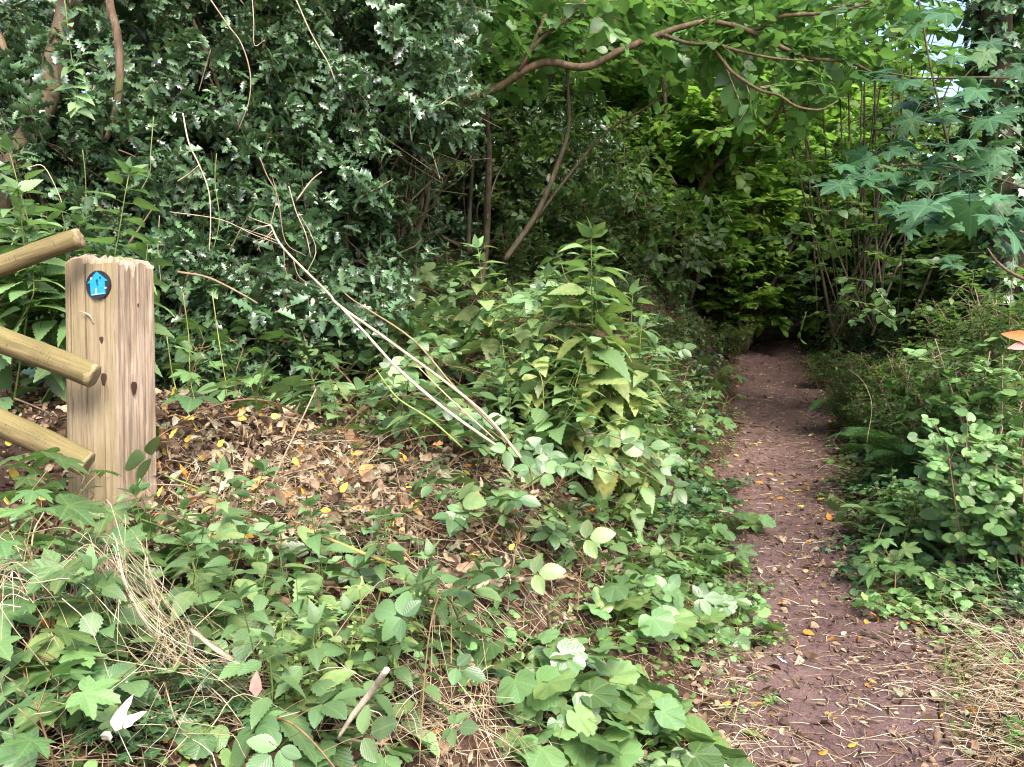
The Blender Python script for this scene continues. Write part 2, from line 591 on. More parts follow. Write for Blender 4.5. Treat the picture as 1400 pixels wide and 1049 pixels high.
T_FLAT = [blade(6, W, fold=f, curl=c, wave=w) for W, f, c, w in ((.6, .15, .1, .03), (.5, -.2, -.15, .03), (.7, .1, .2, -.04))]
T_GRASS = [blade(5, .035, lambda t: (1 - t) ** .5, fold=.3, curl=c, side=s) for c, s in ((.35, .1), (.6, -.1), (.15, .05))]


def tw_tmpl():
    V, Q = [], []
    for y, r in ((0, .012), (.5, .009), (1, .004)):
        for k in range(3):
            a = k * 2.094
            V.append((r * math.cos(a), y, r * math.sin(a)))
    for i in range(2):
        for k in range(3):
            k2 = (k + 1) % 3
            Q.append((i * 3 + k, i * 3 + k2, i * 3 + 3 + k2, i * 3 + 3 + k))
    return Tmpl(V, Q, [], [(0, 0)] * 9)


T_TWIG = tw_tmpl()


def many(geo, tms, pos, d, nor, sc, age=None, tint=None, wid=None):
    pos = np.atleast_2d(pos)
    N = len(pos)
    which = rng.integers(0, len(tms), N)
    f = lambda a, sh: None if a is None else np.broadcast_to(np.asarray(a, float), sh)
    d, nor, sc = f(d, (N, 3)), f(nor, (N, 3)), f(sc, (N,))
    age, tint, wid = f(age, (N,)), f(tint, (N,)), f(wid, (N,))
    for k, tm in enumerate(tms):
        m = which == k
        if m.any():
            geo.add(tm, pos[m], d[m], nor[m], sc[m], None if age is None else age[m], None if tint is None else tint[m], None if wid is None else wid[m])


def rdir(N, up=0.0, flat=1.0):
    v = rng.normal(size=(N, 3))
    v[:, 2] *= flat
    v = unit(v)
    v[:, 2] += up
    return unit(v)


# sprigs: several leaves on a shared little twig
def sprig_def(n, mode):
    p, d, nn, s = [], [], [], []
    for i in range(n):
        t = (i + .6) / n
        if mode == 'spiral':
            a = i * 2.4 + rng.random() * .4
            el = .75 - .35 * t
            o = np.array([math.cos(a), 0, math.sin(a) * .75])
            dd = unit(o * math.cos(el * .9) + np.array([0, math.sin(el), 0]))
            nrm = unit(np.array([0, .25, 1.0]) + .7 * np.array([o[0], .6, o[2]]) + rng.normal(size=3) * .2)
            p.append((0.01 * o[0], t, .01 * o[2]))
            s.append(.30 + .10 * rng.random())
        else:
            sd = 1 if i % 2 else -1
            a = R(62 - 25 * t + rng.normal() * 20)
            dd = np.array([sd * math.sin(a), math.cos(a), -.15 + rng.normal() * .28])
            if i == n - 1:
                dd = np.array([0, 1, -.15])
            nrm = np.array([rng.normal() * .22, rng.normal() * .22, 1])
            p.append((0, t, -.06 * t * t))
            s.append((.24 + .12 * math.sin(t * 2.6)) * (.7 + .6 * rng.random()))
        d.append(dd)
        nn.append(nrm)
    return [np.array(x) for x in (p, d, nn, s)]


SP_HOLLY = [sprig_def(10, 'spiral') for _ in range(4)]
SP_FLAT = [sprig_def(8, 'flat') for _ in range(6)]


def frames(d, nor):
    y = unit(d)
    x = np.cross(y, nor)
    x = unit(x + 1e-6)
    z = np.cross(x, y)
    return np.stack([x, y, z], 2)      # columns


def sprigs(lg, tg, tms, defs, pos, d, nor, sc, age=None, leaf=1.0, tint=None):
    N = len(pos)
    which = rng.integers(0, len(defs), N)
    sc = np.broadcast_to(np.asarray(sc, float), (N,))
    nor = np.broadcast_to(np.asarray(nor, float), (N, 3))
    if tg is not None:
        tg.add(T_TWIG, pos, d, nor, sc)
    for k, (p, dd, nn, s) in enumerate(defs):
        m = which == k
        if not m.any():
            continue
        Fm = frames(d[m], nor[m])
        PP = pos[m][:, None, :] + sc[m][:, None, None] * np.einsum('nij,kj->nki', Fm, p)
        DD = np.einsum('nij,kj->nki', Fm, dd)
        NN = np.einsum('nij,kj->nki', Fm, nn)
        SS = sc[m][:, None] * s[None] * leaf
        ag = None
        if age is not None:
            ag = np.clip(np.broadcast_to(np.asarray(age, float), (N,))[m][:, None] + rng.normal(size=SS.shape) * .1, 0, 1).ravel()
        tt = None
        if tint is not None:
            tt = np.clip(np.broadcast_to(np.asarray(tint, float), (N,))[m][:, None] + rng.normal(size=SS.shape) * .15, 0, 1).ravel()
        many(lg, tms, PP.reshape(-1, 3), DD.reshape(-1, 3), NN.reshape(-1, 3), SS.ravel(), ag, tt)


# ------------------------------------------------------------------ world, sun
w = bpy.data.worlds.new("World")
scene.world = w
w.use_nodes = True
wn = w.node_tree
wn.nodes.clear()
sky = wn.nodes.new("ShaderNodeTexSky")
sky.sky_type = 'NISHITA'
sky.sun_disc = False
SUN_EL, SUN_AZ = R(47), R(160)      # azimuth clockwise from +Y
sky.sun_elevation = SUN_EL
sky.sun_rotation = SUN_AZ
sky.air_density = 1.0
sky.dust_density = 3.0
bg = wn.nodes.new("ShaderNodeBackground")
bg.inputs[1].default_value = .15
wo = wn.nodes.new("ShaderNodeOutputWorld")
wn.links.new(sky.outputs[0], bg.inputs[0])
wn.links.new(bg.outputs[0], wo.inputs[0])
sun = bpy.data.lights.new("sun", 'SUN')
sun.energy = 2.4
sun.angle = R(25)
sun.color = (1.0, .94, .86)
so = bpy.data.objects.new("sun", sun)
COL.objects.link(so)
sd = Vector((math.sin(SUN_AZ) * math.cos(SUN_EL), math.cos(SUN_AZ) * math.cos(SUN_EL), math.sin(SUN_EL)))
so.rotation_euler = sd.to_track_quat('Z', 'Y').to_euler()
so.location = sd * 30
vs = scene.view_settings
vs.view_transform = 'Standard'
vs.look = 'None'
vs.exposure = 1.75
vs.gamma = 1.0
cy = scene.cycles
cy.max_bounces = 9
cy.diffuse_bounces = 5
cy.glossy_bounces = 2
cy.transmission_bounces = 5
cy.sample_clamp_indirect = 6
scene.cycles.filter_width = 1.15
cy.use_denoising = True
cy.use_adaptive_sampling = True
cy.adaptive_threshold = .02

# ------------------------------------------------------------------ ground and path


def soilmat(name, a, b, c, scale=9):
    m, nt = newmat(name)
    N = NT(nt)
    o = N.coords("Object")
    n1 = N.noise(o, scale, 6, .62)
    n2 = N.noise(o, scale * 9, 5, .7)
    n3 = N.noise(o, scale * .22, 3)
    col = N.ramp(n1, [(.3, a), (.55, b), (.75, c)])
    col = N.mix(N.maprange(n2, .35, .7, 0, .55), col, tuple(x * 1.45 for x in c))
    col = N.mix(N.maprange(n3, .4, .62, 0, .45), col, tuple(x * .7 for x in a))
    sp = N.maprange(N.noise(o, scale * 26, 2), .66, .72)
    col = N.mix(N.math('MULTIPLY', sp, .55), col, (.30, .22, .16))
    p = N.n("ShaderNodeBsdfPrincipled")
    N.l(col, p.inputs["Base Color"])
    p.inputs["Roughness"].default_value = .92
    p.inputs["Specular IOR Level"].default_value = .15
    h = N.math('ADD', n1, N.math('MULTIPLY', n2, .45))
    N.l(N.bump(h, .8, .03), p.inputs["Normal"])
    N.out(p.outputs[0])
    return m


M['soil'] = soilmat('dark_soil', (.030, .017, .012), (.070, .040, .027), (.115, .070, .048))
M['path'] = soilmat('red_brown_dirt', (.080, .046, .043), (.120, .073, .067), (.165, .108, .100), 7)


def grid(xs, ys, f, lift=0.0):
    X, Y = np.meshgrid(xs, ys)
    Z = f(X, Y) + lift
    V = np.stack([X, Y, Z], -1).reshape(-1, 3)
    nx, ny = len(xs), len(ys)
    i = np.arange((ny - 1) * nx).reshape(ny - 1, nx)[:, :-1].ravel()
    Q = np.stack([i, i + 1, i + nx + 1, i + nx], 1)
    g = Geo()
    g.raw(V, Q, None, V[:, :2])
    return g


xs = np.concatenate([np.linspace(-60, -9, 18)[:-1], np.linspace(-9, -3, 41)[:-1], np.arange(-3, 6, .055), np.linspace(6, 12, 40), np.linspace(13, 60, 18)])
ys = np.concatenate([np.linspace(-30, -2, 12)[:-1], np.arange(-2, 8, .055), np.linspace(8, 18, 100), np.linspace(18.5, 30, 30), np.linspace(32, 80, 20)])
ground = grid(xs, ys, H).build("ground", M['soil'])
tag(ground, "dark brown soil rising in banks on both sides of the footpath", None, kind="structure")
pth = Geo()
Yv = np.arange(-1.5, 17, .03)
U = np.linspace(-1, 1, 29)
hwid = np.interp(Yv, [-2, 2.5, 5, 8, 14], [.52, .50, .46, .56, .55]) + .05 * np.sin(Yv * 2.3) + .03 * np.sin(Yv * 6.1 + 1)
XX = cxp(Yv)[:, None] + U[None] * hwid[:, None]
YY = np.repeat(Yv[:, None], len(U), 1)
edge = np.clip((np.abs(U) - .8) / .2, 0, 1)[None]
lump = .006 * np.sin(XX * 23 + YY * 9) * np.sin(YY * 31 - XX * 14) + .005 * np.sin(XX * 47 + 2) * np.sin(YY * 53 + XX * 20) + rng.normal(size=XX.shape) * .0012
ZZ = H(XX, YY) + .008 + lump * (1 - edge) - .02 * edge
V = np.stack([XX, YY, ZZ], -1).reshape(-1, 3)
nx, ny = len(U), len(Yv)
i = np.arange((ny - 1) * nx).reshape(ny - 1, nx)[:, :-1].ravel()
pth.raw(V, np.stack([i, i + 1, i + nx + 1, i + nx], 1), None, V[:, :2])
tag(pth.build("path", M['path']), "trodden reddish brown dirt footpath running into the wood", None, kind="structure")

# ------------------------------------------------------------------ wooden fence: post, rails, waymark disc


def woodmat(name, base, mid, dark, algae=None, algside=None, long=(1, 1, .09)):
    m, nt = newmat(name)
    N = NT(nt)
    o = N.coords("Object")
    v = N.mapping(o, long)
    # distortion around a knot
    n0 = N.noise(o, 7, 4)
    g1 = N.noise(v, 95, 5, .6)
    g2 = N.noise(v, 28, 3, .5)
    col = N.ramp(g1, [(.28, dark), (.46, mid), (.62, base), (.8, tuple(min(1, c * 1.12) for c in base))])
    col = N.mix(N.maprange(g2, .35, .68, 0, .6), col, mid)
    col = N.mix(N.maprange(n0, .38, .66, 0, .55), col, tuple(c * .62 for c in mid))
    if algae:
        s = N.n("ShaderNodeSeparateXYZ")
        N.l(o, s.inputs[0])
        f = N.math('MULTIPLY', N.maprange(s.outputs[algside[0]], algside[1], algside[2]), N.maprange(N.noise(N.mapping(o, (1, 1, .3)), 9, 4), .25, .62, .45, 1.))
        col = N.mix(f, col, N.mix(.62, col, algae))
    fine = N.maprange(N.noise(N.mapping(o, (1, 1, .02)), 260, 2), .62, .7)
    col = N.mix(N.math('MULTIPLY', fine, .6), col, tuple(c * .5 for c in dark))
    p = N.n("ShaderNodeBsdfPrincipled")
    N.l(col, p.inputs["Base Color"])
    p.inputs["Roughness"].default_value = .8
    p.inputs["Specular IOR Level"].default_value = .2
    N.l(N.bump(N.math('ADD', g1, N.math('MULTIPLY', g2, .6)), .5, .006), p.inputs["Normal"])
    N.out(p.outputs[0])
    return m


M['post'] = woodmat('weathered_post_wood', (.40, .305, .23), (.31, .23, .165), (.15, .10, .065), (.20, .165, .075), (1, -.084, -.092))
M['rail'] = woodmat('round_rail_wood', (.20, .148, .084), (.125, .088, .050), (.033, .021, .012), (.20, .18, .05), (2, -.06, .06), long=(.05, 1, 1))
M['endgrain'] = woodmat('cut_end_wood', (.34, .26, .15), (.27, .20, .11), (.14, .095, .05), long=(1, 1, 1))
M['knot'] = plain('knot_wood', (.05, .028, .02), .85, .15)

YP = 2.6
pbase = P(160, 740, YP + .09)
fence = thing("wooden_fence", "weathered square wooden post with three round rails and a blue waymark arrow", "fence", (pbase[0], pbase[1], pbase[2]), rz=R(-14))
SIDE = .19
half = SIDE / 2
# shaft: fine vertical columns so that shakes and a broken top can be modelled
CR = {0: [(.42, .07, .46, 1.0, .019), (.78, .03, .05, .6, .008), (.12, .02, .2, .9, .006)], 1: [(.40, .09, .62, 1.0, .028), (.74, .06, .40, 1.0, .013), (.22, .03, .05, .8, .007), (.55, .03, .1, .5, .007)], 2: [(.4, .02, .3, 1., .02)], 3: [(.6, .015, .2, 1., .02)]}
TS = []
for k in range(4):
    base_t = [q / 14 for q in range(14) if all(abs(q / 14 - c[0]) > 2.3 * c[4] for c in CR[k])]
    for c in CR[k]:
        base_t += [c[0] - 1.15 * c[4], c[0] - c[4], c[0] + c[4], c[0] + 1.15 * c[4]]
    TS.append(sorted(base_t))
per = []
for k in range(4):
    for t in TS[k]:
        a = [(-half, -half), (half, -half), (half, half), (-half, half)][k]
        b = [(half, -half), (half, half), (-half, half), (-half, -half)][k]
        per.append((a[0] + (b[0] - a[0]) * t, a[1] + (b[1] - a[1]) * t, k, t))
# local axes: -Y face is the one that carries the disc, +X face looks right
HT = (740 - 349) / F * YP + .0
zl = np.concatenate([[-.35], np.linspace(0, HT, 40)])
V = []
npz, nper = len(zl), len(per)
rtop = np.random.default_rng(5)
top_off = []
for x, y, k, t in per:
    v = rtop.normal() * .003
    if k == 0:
        v += .018 * math.exp(-((t - .22) / .18) ** 2) - .012 * (abs(t - .42) < .05)
    if k == 1:
        v += -.05 * (abs(t - .42) < .04) - .025 * (abs(t - .3) < .04) + .02 * math.exp(-((t - .66) / .07) ** 2) - .045 * max(0, t - .8)
    top_off.append(v)
for i, z in enumerate(zl):
    f = max(0, z / HT)
    for j, (x, y, k, t) in enumerate(per):
        dep = 0.0
        for tc, dp, z0, z1, cw in CR[k]:
            if abs(t - tc) < 1.05 * cw and z0 <= f <= z1 + .01:
                dep = dp * (.75 + .25 * math.sin(f * 23 + tc * 9)) * min(1, (f - z0) / .25)
        n = [(0, -1), (1, 0), (0, 1), (-1, 0)][k]
        rnd = .004 * (min(t, 1 - t) < .03)
        jit = .0012 * math.sin(j * 2.3 + f * 5) + .0012 * math.sin(j * 5.1 + f * 9)
        taper = 1 + .02 * (1 - f)
        zz = z + (top_off[j] if i == npz - 1 else (.35 * top_off[j] if i == npz - 2 else 0))
        lean = -.012 * (1 - f)
        V.append((x * taper - n[0] * (dep + rnd + jit) + lean, y * taper - n[1] * (dep + rnd + jit), zz))
sh = Geo()
Q = []
for i in range(npz - 1):
    for j in range(nper):
        j2 = (j + 1) % nper
        Q.append((i * nper + j, i * nper + j2, (i + 1) * nper + j2, (i + 1) * nper + j))
ins = []
for (rf, dz) in ((.86, .016), (.6, .020), (.3, .010)):
    ins.append(len(V))
    for j, (x, y, k, t) in enumerate(per):
        c = max(0, 1 - rf) * .2
        V.append((x * rf, y * rf, HT + .4 * top_off[j] + dz + rtop.normal() * .005))
rings = [(npz - 1) * nper] + ins
for a, b in zip(rings[:-1], rings[1:]):
    for j in range(nper):
        j2 = (j + 1) % nper
        Q.append((a + j, a + j2, b + j2, b + j))
V.append((0, 0, HT + .01))
T = [(ins[-1] + j, ins[-1] + (j + 1) % nper, len(V) - 1) for j in range(nper)]
sh.raw(V, Q, T)
post = sh.build("post", M['post'], fence, smooth=False)
post["label"] = "split square post with a broken ragged top"
# knots on the right face and front face


def knot(face, t, f, rw, rh):
    kn = Geo()
    c = (-half + SIDE * t, -half - .002, f * HT) if face == 0 else (half + .002, -half + SIDE * t, f * HT)
    e = (1, 0, 0) if face == 0 else (0, 1, 0)
    n = (0, -1, 0) if face == 0 else (1, 0, 0)
    VV = [np.array(c) + np.array(n) * .002]
    for a in np.linspace(0, 2 * np.pi, 14, endpoint=False):
        r = 1 + .15 * math.sin(3 * a)
        VV.append(np.array(c) + np.array(e) * math.cos(a) * rw * r + np.array([0, 0, 1]) * math.sin(a) * rh * r)
    kn.raw(VV, None, [(0, 1 + i, 1 + (i + 1) % 14) for i in range(14)])
    kn.build("knot", M['knot'], fence)


knot(1, .40, .565, .014, .022)
knot(0, .74, .60, .013, .020)
knot(0, .72, .735, .008, .012)
knot(1, .55, .86, .004, .006)
# a torn splinter on the front face
spl = Geo()
spl.tube([(-.03, -half - .014, HT * .835), (.002, -half - .006, HT * .82), (.012, -half + .002, HT * .79)], [.001, .004, .003], sides=5, res=4)
spl.build("splinter", M['whitewood'], fence)
# waymark disc
DR = .0455
dc = Vector((-half + SIDE * .70, -half - .004, HT * .955 - .028))


def flat_prism(pts2, y0, y1, g):
    n = len(pts2)
    V = [(x, y0, z) for x, z in pts2] + [(x, y1, z) for x, z in pts2] + [(sum(p[0] for p in pts2) / n, y0, sum(p[1] for p in pts2) / n)]
    Q = [(i, (i + 1) % n, n + (i + 1) % n, n + i) for i in range(n)]
    T = [(2 * n, (i + 1) % n, i) for i in range(n)]
    g.raw(V, Q, T)


dg = Geo()
flat_prism([(DR * math.cos(a), DR * math.sin(a)) for a in np.linspace(0, 2 * np.pi, 40, endpoint=False)], -.003, .005, dg)
disc = dg.build("waymark_disc", M['black'], fence, smooth=False)
disc.location = dc
disc.rotation_euler = (R(-3), R(-6), 0)
disc["label"] = "round black waymark disc with a blue arrow"
ar = Geo()
A = [(0, .92), (.86, .18), (.60, .18), (.60, -.72), (-.60, -.72), (-.60, .18), (-.86, .18)]
n0 = len(A)
VV = [(x * DR, -.0048, z * DR) for x, z in A] + [(x * DR, -.003, z * DR) for x, z in A]
ar.raw(VV, [(3, 4, 5, 2), (5, 4, 4, 5)][:1] + [(i, (i + 1) % n0, n0 + (i + 1) % n0, n0 + i) for i in range(n0)], [(0, 1, 2), (0, 2, 5), (0, 5, 6)])
ar.build("arrow", M['blue'], disc, smooth=False)
pr = Geo()
# walker mark, lettering bars and a yellow-white figure, as small raised prints
flat_prism([(.006 + .0048 * math.cos(a) - .006, .012 + .0055 * math.sin(a)) for a in np.linspace(0, 6.28, 14, endpoint=False)], -.0056, -.0048, pr)
flat_prism([(.013 + .004 * math.cos(a), .021 + .004 * math.sin(a)) for a in np.linspace(0, 6.28, 12, endpoint=False)], -.0056, -.0048, pr)
flat_prism([(-.003, .006), (.003, .006), (.004, -.003), (-.002, -.003)], -.0056, -.0048, pr)
pr.build("print", M['navy'], disc, smooth=False)
p2 = Geo()
flat_prism([(-.010, -.028), (-.006, -.028), (-.003, -.012), (-.007, -.012)], -.0056, -.0048, p2)
flat_prism([(-.024, -.0312), (.024, -.0312), (.024, -.0298), (-.024, -.0298)], -.0056, -.0048, p2)
p2.build("print", M['white'], disc, smooth=False)
for x, z in ((-.021, .022), (.029, -.014)):
    s_ = Geo()
    flat_prism([(x + .0035 * math.cos(a), z + .0035 * math.sin(a)) for a in np.linspace(0, 6.28, 12, endpoint=False)], -.006, -.003, s_)
    s_.build("screw", M['screw'], disc, smooth=False)

# rails: built along local X of an own object so the grain follows them


def rail(end_px, left_px, rad_px, Yd, label):
    e = P(end_px[0], end_px[1], Yd)
    l = P(left_px[0], left_px[1], Yd - .03)
    r = rad_px / F * Yd
    dirv = e - l
    L = 1.15
    o = bpy.data.objects.new("rail", None)
    g = Geo()
    n = 26
    pts = [(-L + L * k / n, .0025 * math.sin(k * .9 + rad_px), .002 * math.sin(k * .6)) for k in range(n + 1)]
    g.tube(pts, r * 1.03, r * .99, sides=22, rough=.03, cap=False)
    me = g.mesh("rail", M['rail'])
    ro = link("rail", me, fence)
    ro["label"] = label
    # slanted, slightly rounded sawn end
    c = Geo()
    sd_, rings_ = 22, ((.90, -.05), (1.01, -.003), (.99, .004), (.94, .007), (.55, .008))
    VV = []
    for rf, dx in rings_:
        for k in range(sd_):
            a = 2 * math.pi * k / sd_
            VV.append((dx - .0 + .0015 * math.sin(k * 1.7), .0025 * math.sin(n * .9 + rad_px) + r * .98 * rf * math.cos(a), .002 * math.sin(n * .6) + r * .98 * rf * math.sin(a)))
    VV.append((.0085, .0025 * math.sin(n * .9 + rad_px), .002 * math.sin(n * .6)))
    Q = []
    for i in range(len(rings_) - 1):
        for k in range(sd_):
            k2 = (k + 1) % sd_
            Q.append((i * sd_ + k, i * sd_ + k2, (i + 1) * sd_ + k2, (i + 1) * sd_ + k))
    b = (len(rings_) - 1) * sd_
    c.raw(VV, Q, [(b + k, b + (k + 1) % sd_, len(VV) - 1) for k in range(sd_)])
    link("sawn_end", c.mesh("sawn_end", M['endgrain']), ro)
    # into fence space
    mw = fence.matrix_basis.inverted()
    ee = mw @ Vector(e)
    ll = mw @ Vector(l)
    dv = (ee - ll).normalized()
    ro.location = ee
    ro.rotation_euler = dv.to_track_quat('X', 'Z').to_euler()


bpy.context.view_layer.update()
rail((108, 326), (0, 364), 13.8, YP - .08, "upper rail with a free sawn end above the post")
rail((127, 514), (0, 464), 17.2, YP - .10, "middle rail sloping down to the post")
rail((118, 634), (0, 577), 18.2, YP - .10, "lower rail sloping down to the post")

# ------------------------------------------------------------------ plant prototypes
Z3 = np.array([0, 0, 1.])


def at_t(pts, t):
    u = np.linspace(0, 1, len(pts))
    return np.array([np.interp(t, u, pts[:, k]) for k in range(3)])


def nettle_proto(h, seed, leafL=.13, yellow=0.0, mat='nettle', n_side=0, droop=.35):
    st, lf = Geo(), Geo()

    def axis(base, top, n, k):
        mid = (base + top) / 2 + rng.normal(size=3) * h * .04
        pts = spline([base, mid, top], 6)
        st.tube(pts, .0032 * k, .0016 * k, 5)
        for i in range(n):
            t = .10 + .89 * (i / (n - 1)) ** .72
            q = at_t(pts, t)
            a0 = (i % 2) * np.pi / 2 + rng.random() * .5
            s = leafL * k * (math.sin(np.pi * (.3 + .62 * t)) ** .7 * (.8 + .4 * rng.random()))
            for sg in (0, np.pi):
                a = a0 + sg
                el = -droop * (1 - t) * 1.4 + .25 * t + rng.normal() * .15
                o = np.array([math.cos(a) * math.cos(el), math.sin(a) * math.cos(el), math.sin(el)])
                pet = q + o * .028 * k
                st.tube([q, pet], .0012, .0009, 3, cap=False)
                age = max(0, yellow * (1.25 - t) + rng.normal() * .12) if yellow else max(0, rng.normal() * .1)
                many(lf, T_NETTLE, pet, o, Z3 * .9 + o * .3 + rng.normal(size=3) * .25, s, age)
        many(lf, T_NETTLE, np.tile(pts[-1], (4, 1)), rdir(4, .9), rdir(4, 1.5), leafL * k * .45, 0)
    axis(np.zeros(3), np.array([rng.normal() * .12, rng.normal() * .12, 1]) * h, max(6, int(h / .055)), 1)
    for _ in range(n_side):
        b = np.array([0, 0, h * (.2 + .3 * rng.random())])
        a = rng.random() * 6.28
        axis(b, b + np.array([math.cos(a) * .45, math.sin(a) * .45, .8]) * h * .45, 5, .75)
    return [("stem", st.mesh("nettle_stem", M['greenstem'])), ("leaves", lf.mesh("nettle_leaves", M[mat]))]


def bramble_proto(length, seed, arch=.5, n=None, leafL=.062, five=.35):
    st, lf = Geo(), Geo()
    pts = []
    a = 0
    cur = rng.normal() * .3
    for t in np.linspace(0, 1, 9):
        x = length * (t * (.55 + .4 * t))
        z = arch * length * (1.9 * t - 1.75 * t * t)
        pts.append((x, cur * length * t * t * .5, z))
    pts = spline(pts, 3)
    st.tube(pts, .0045, .0018, 5)
    leafL = leafL * 1.45
    n = n or max(5, int(length / .08))
    for i in range(n):
        t = .18 + .8 * i / max(1, n - 1)
        k = min(int(t * (len(pts) - 1)), len(pts) - 2)
        q, tg_ = pts[k], unit(pts[k + 1] - pts[k])
        side = np.cross(tg_, Z3)
        sg = 1 if i % 2 else -1
        o = unit(side * sg * (.8 + .3 * rng.random()) + tg_ * .5 + Z3 * (.35 + .3 * rng.normal()))
        pl = .07 + .05 * rng.random()
        e = q + o * pl + Z3 * .01
        st.tube([q, q + o * pl * .6 + Z3 * .012, e], .0015, .001, 3, cap=False)
        nor = unit(Z3 + .45 * rng.normal(size=3) + np.array([.0, -.35, 0]))
        fwd = unit(o - nor * np.dot(o, nor))
        sd_ = np.cross(nor, fwd)
        s = leafL * (.75 + .5 * rng.random()) * (1 - .35 * max(0, t - .7) / .3)
        angs = [0, 72, -72] if rng.random() > five else [0, 62, -62, 115, -115]
        age = max(0, rng.normal() * .2 - .05)
        for an in angs:
            c_, s_ = math.cos(R(an)), math.sin(R(an))
            dd = fwd * c_ + sd_ * s_
            off = .026 if an == 0 else .005
            many(lf, T_BRAM, e + dd * off, dd, nor + rng.normal(size=3) * .12, s * (1.12 if an == 0 else (.92 if abs(an) < 100 else .7)), age, tint=rng.random())
    return [("stem", st.mesh("bramble_stem", M['redstem'])), ("leaves", lf.mesh("bramble_leaves", M['bramble']))]


def syc_proto(h, seed, nl=8, leafL=.075):
    st, lf = Geo(), Geo()
    pts = spline([(0, 0, 0), (rng.normal() * .03, rng.normal() * .03, h * .5), (rng.normal() * .05, rng.normal() * .05, h)], 5)
    st.tube(pts, .004, .002, 5)
    for i in range(nl):
        t = .3 + .7 * (i // 2) / max(1, (nl - 1) // 2)
        q = pts[min(int(t * (len(pts) - 1)), len(pts) - 1)]
        a = (i // 2) * 1.57 + (i % 2) * 3.14 + rng.normal() * .4
        o = np.array([math.cos(a), math.sin(a), .55 + .4 * rng.random()])
        pl = leafL * (.9 + .6 * rng.random())
        e = q + unit(o) * pl
        st.tube([q, q + unit(o) * pl * .6 + Z3 * .006, e], .0016, .0011, 3, cap=False)
        od = np.array([math.cos(a), math.sin(a), -.25 + rng.normal() * .2])
        many(lf, T_SYC, e, od, Z3 + rng.normal(size=3) * .25 + np.array([0, -.35, 0]), leafL * (.7 + .5 * rng.random()), max(0, rng.normal() * .18))
    return [("stem", st.mesh("seedling_stem", M['redstem'])), ("leaves", lf.mesh("seedling_leaves", M['syc']))]


def rosette_proto(n, rad, leafL, tms, mat, seed, lift=.7, upn=.0):
    st, lf = Geo(), Geo()
    for i in range(n):
        a = i * 2.4 + rng.random() * .6
        r = rad * (.25 + .75 * rng.random() ** .6)
        z = rad * lift * (.35 + .65 * rng.random()) * (1.2 - .6 * r / rad)
        e = np.array([math.cos(a) * r, math.sin(a) * r, z])
        st.tube([(0, 0, 0), (e[0] * .45, e[1] * .45, z * .85), e], .0016, .001, 3, res=3, cap=False)
        dd = np.array([math.cos(a), math.sin(a), -.2 + .35 * rng.normal()])
        many(lf, tms, e, dd, Z3 + rng.normal(size=3) * .28 + np.array([0, -.3, 0]), leafL * (.55 + .7 * rng.random()), max(0, rng.normal() * .12))
    return [("stem", st.mesh("leaf_stalks", M['greenstem'])), ("leaves", lf.mesh("rosette_leaves", M[mat]))]


def ivy_proto(seed, n=42, rad=.32):
    st, lf = Geo(), Geo()
    for k in range(5):
        a = k * 1.25 + rng.random()
        pts = [(0, 0, .01)]
        for j in range(6):
            a += rng.normal() * .35
            pts.append((pts[-1][0] + math.cos(a) * rad / 6, pts[-1][1] + math.sin(a) * rad / 6, .012 + .015 * rng.random()))
        pts = spline(pts, 2)
        st.tube(pts, .0022, .0012, 4)
        for q in pts[1:]:
            for _ in range(2):
                dd = rdir(1, .1, .3)[0]
                e = q + dd * .02 + Z3 * (.015 + .03 * rng.random())
                many(lf, T_IVY, e, dd, Z3 + rng.normal(size=3) * .3, .02 + .022 * rng.random())
    return [("stem", st.mesh("ivy_stems", M['twig'])), ("leaves", lf.mesh("ivy_leaves", M['ivy']))]


def fern_proto(seed, nf=8, L=.5):
    out = []
    for i in range(nf):
        g, s_ = Geo(), None
        a = i * 2.4 + rng.random() * .5
        hd = np.array([math.cos(a), math.sin(a), 0])
        ln = L * (.75 + .4 * rng.random())
        pts = spline([np.zeros(3), hd * ln * .35 + Z3 * ln * .42, hd * ln * .75 + Z3 * ln * .5, hd * ln + Z3 * ln * .36], 8)
        g.tube(pts, .002, .0008, 3)
        sd_ = np.cross(hd, Z3)
        for k in range(3, len(pts) - 1):
            t = k / (len(pts) - 1)
            tg_ = unit(pts[k + 1] - pts[k - 1])
            nr = np.cross(sd_, tg_)
            pl = ln * .26 * math.sin(np.pi * (.12 + .86 * t)) ** .9
            for sg in (-1, 1):
                dd = unit(sd_ * sg + tg_ * .35)
                nn_ = max(4, int(pl / .012))
                for m_ in range(nn_):
                    u = (m_ + .5) / nn_
                    q = pts[k] + dd * pl * u - Z3 * .12 * pl * u * u
                    fw = unit(np.cross(dd, nr))
                    for s2 in (-1, 1):
                        g.add(T_OV[0], q, unit(fw * s2 + dd * .5), nr + np.zeros(3), max(.006, .022 * (1 - u) + .006))
        out.append(("frond", g.mesh("fern_frond", M['fern'])))
    return out


def grass_proto(n, L, mat, spread=.06, lean=.8):
    g = Geo()
    pos = np.concatenate([rng.normal(size=(n, 2)) * spread, np.zeros((n, 1))], 1)
    d = rdir(n, 1.0 / lean, .6)
    many(g, T_GRASS, pos, d, rdir(n, .3), L * (.5 + .8 * rng.random(n)), tint=rng.random(n))
    return [("blades", g.mesh("grass_blades", M[mat]))]


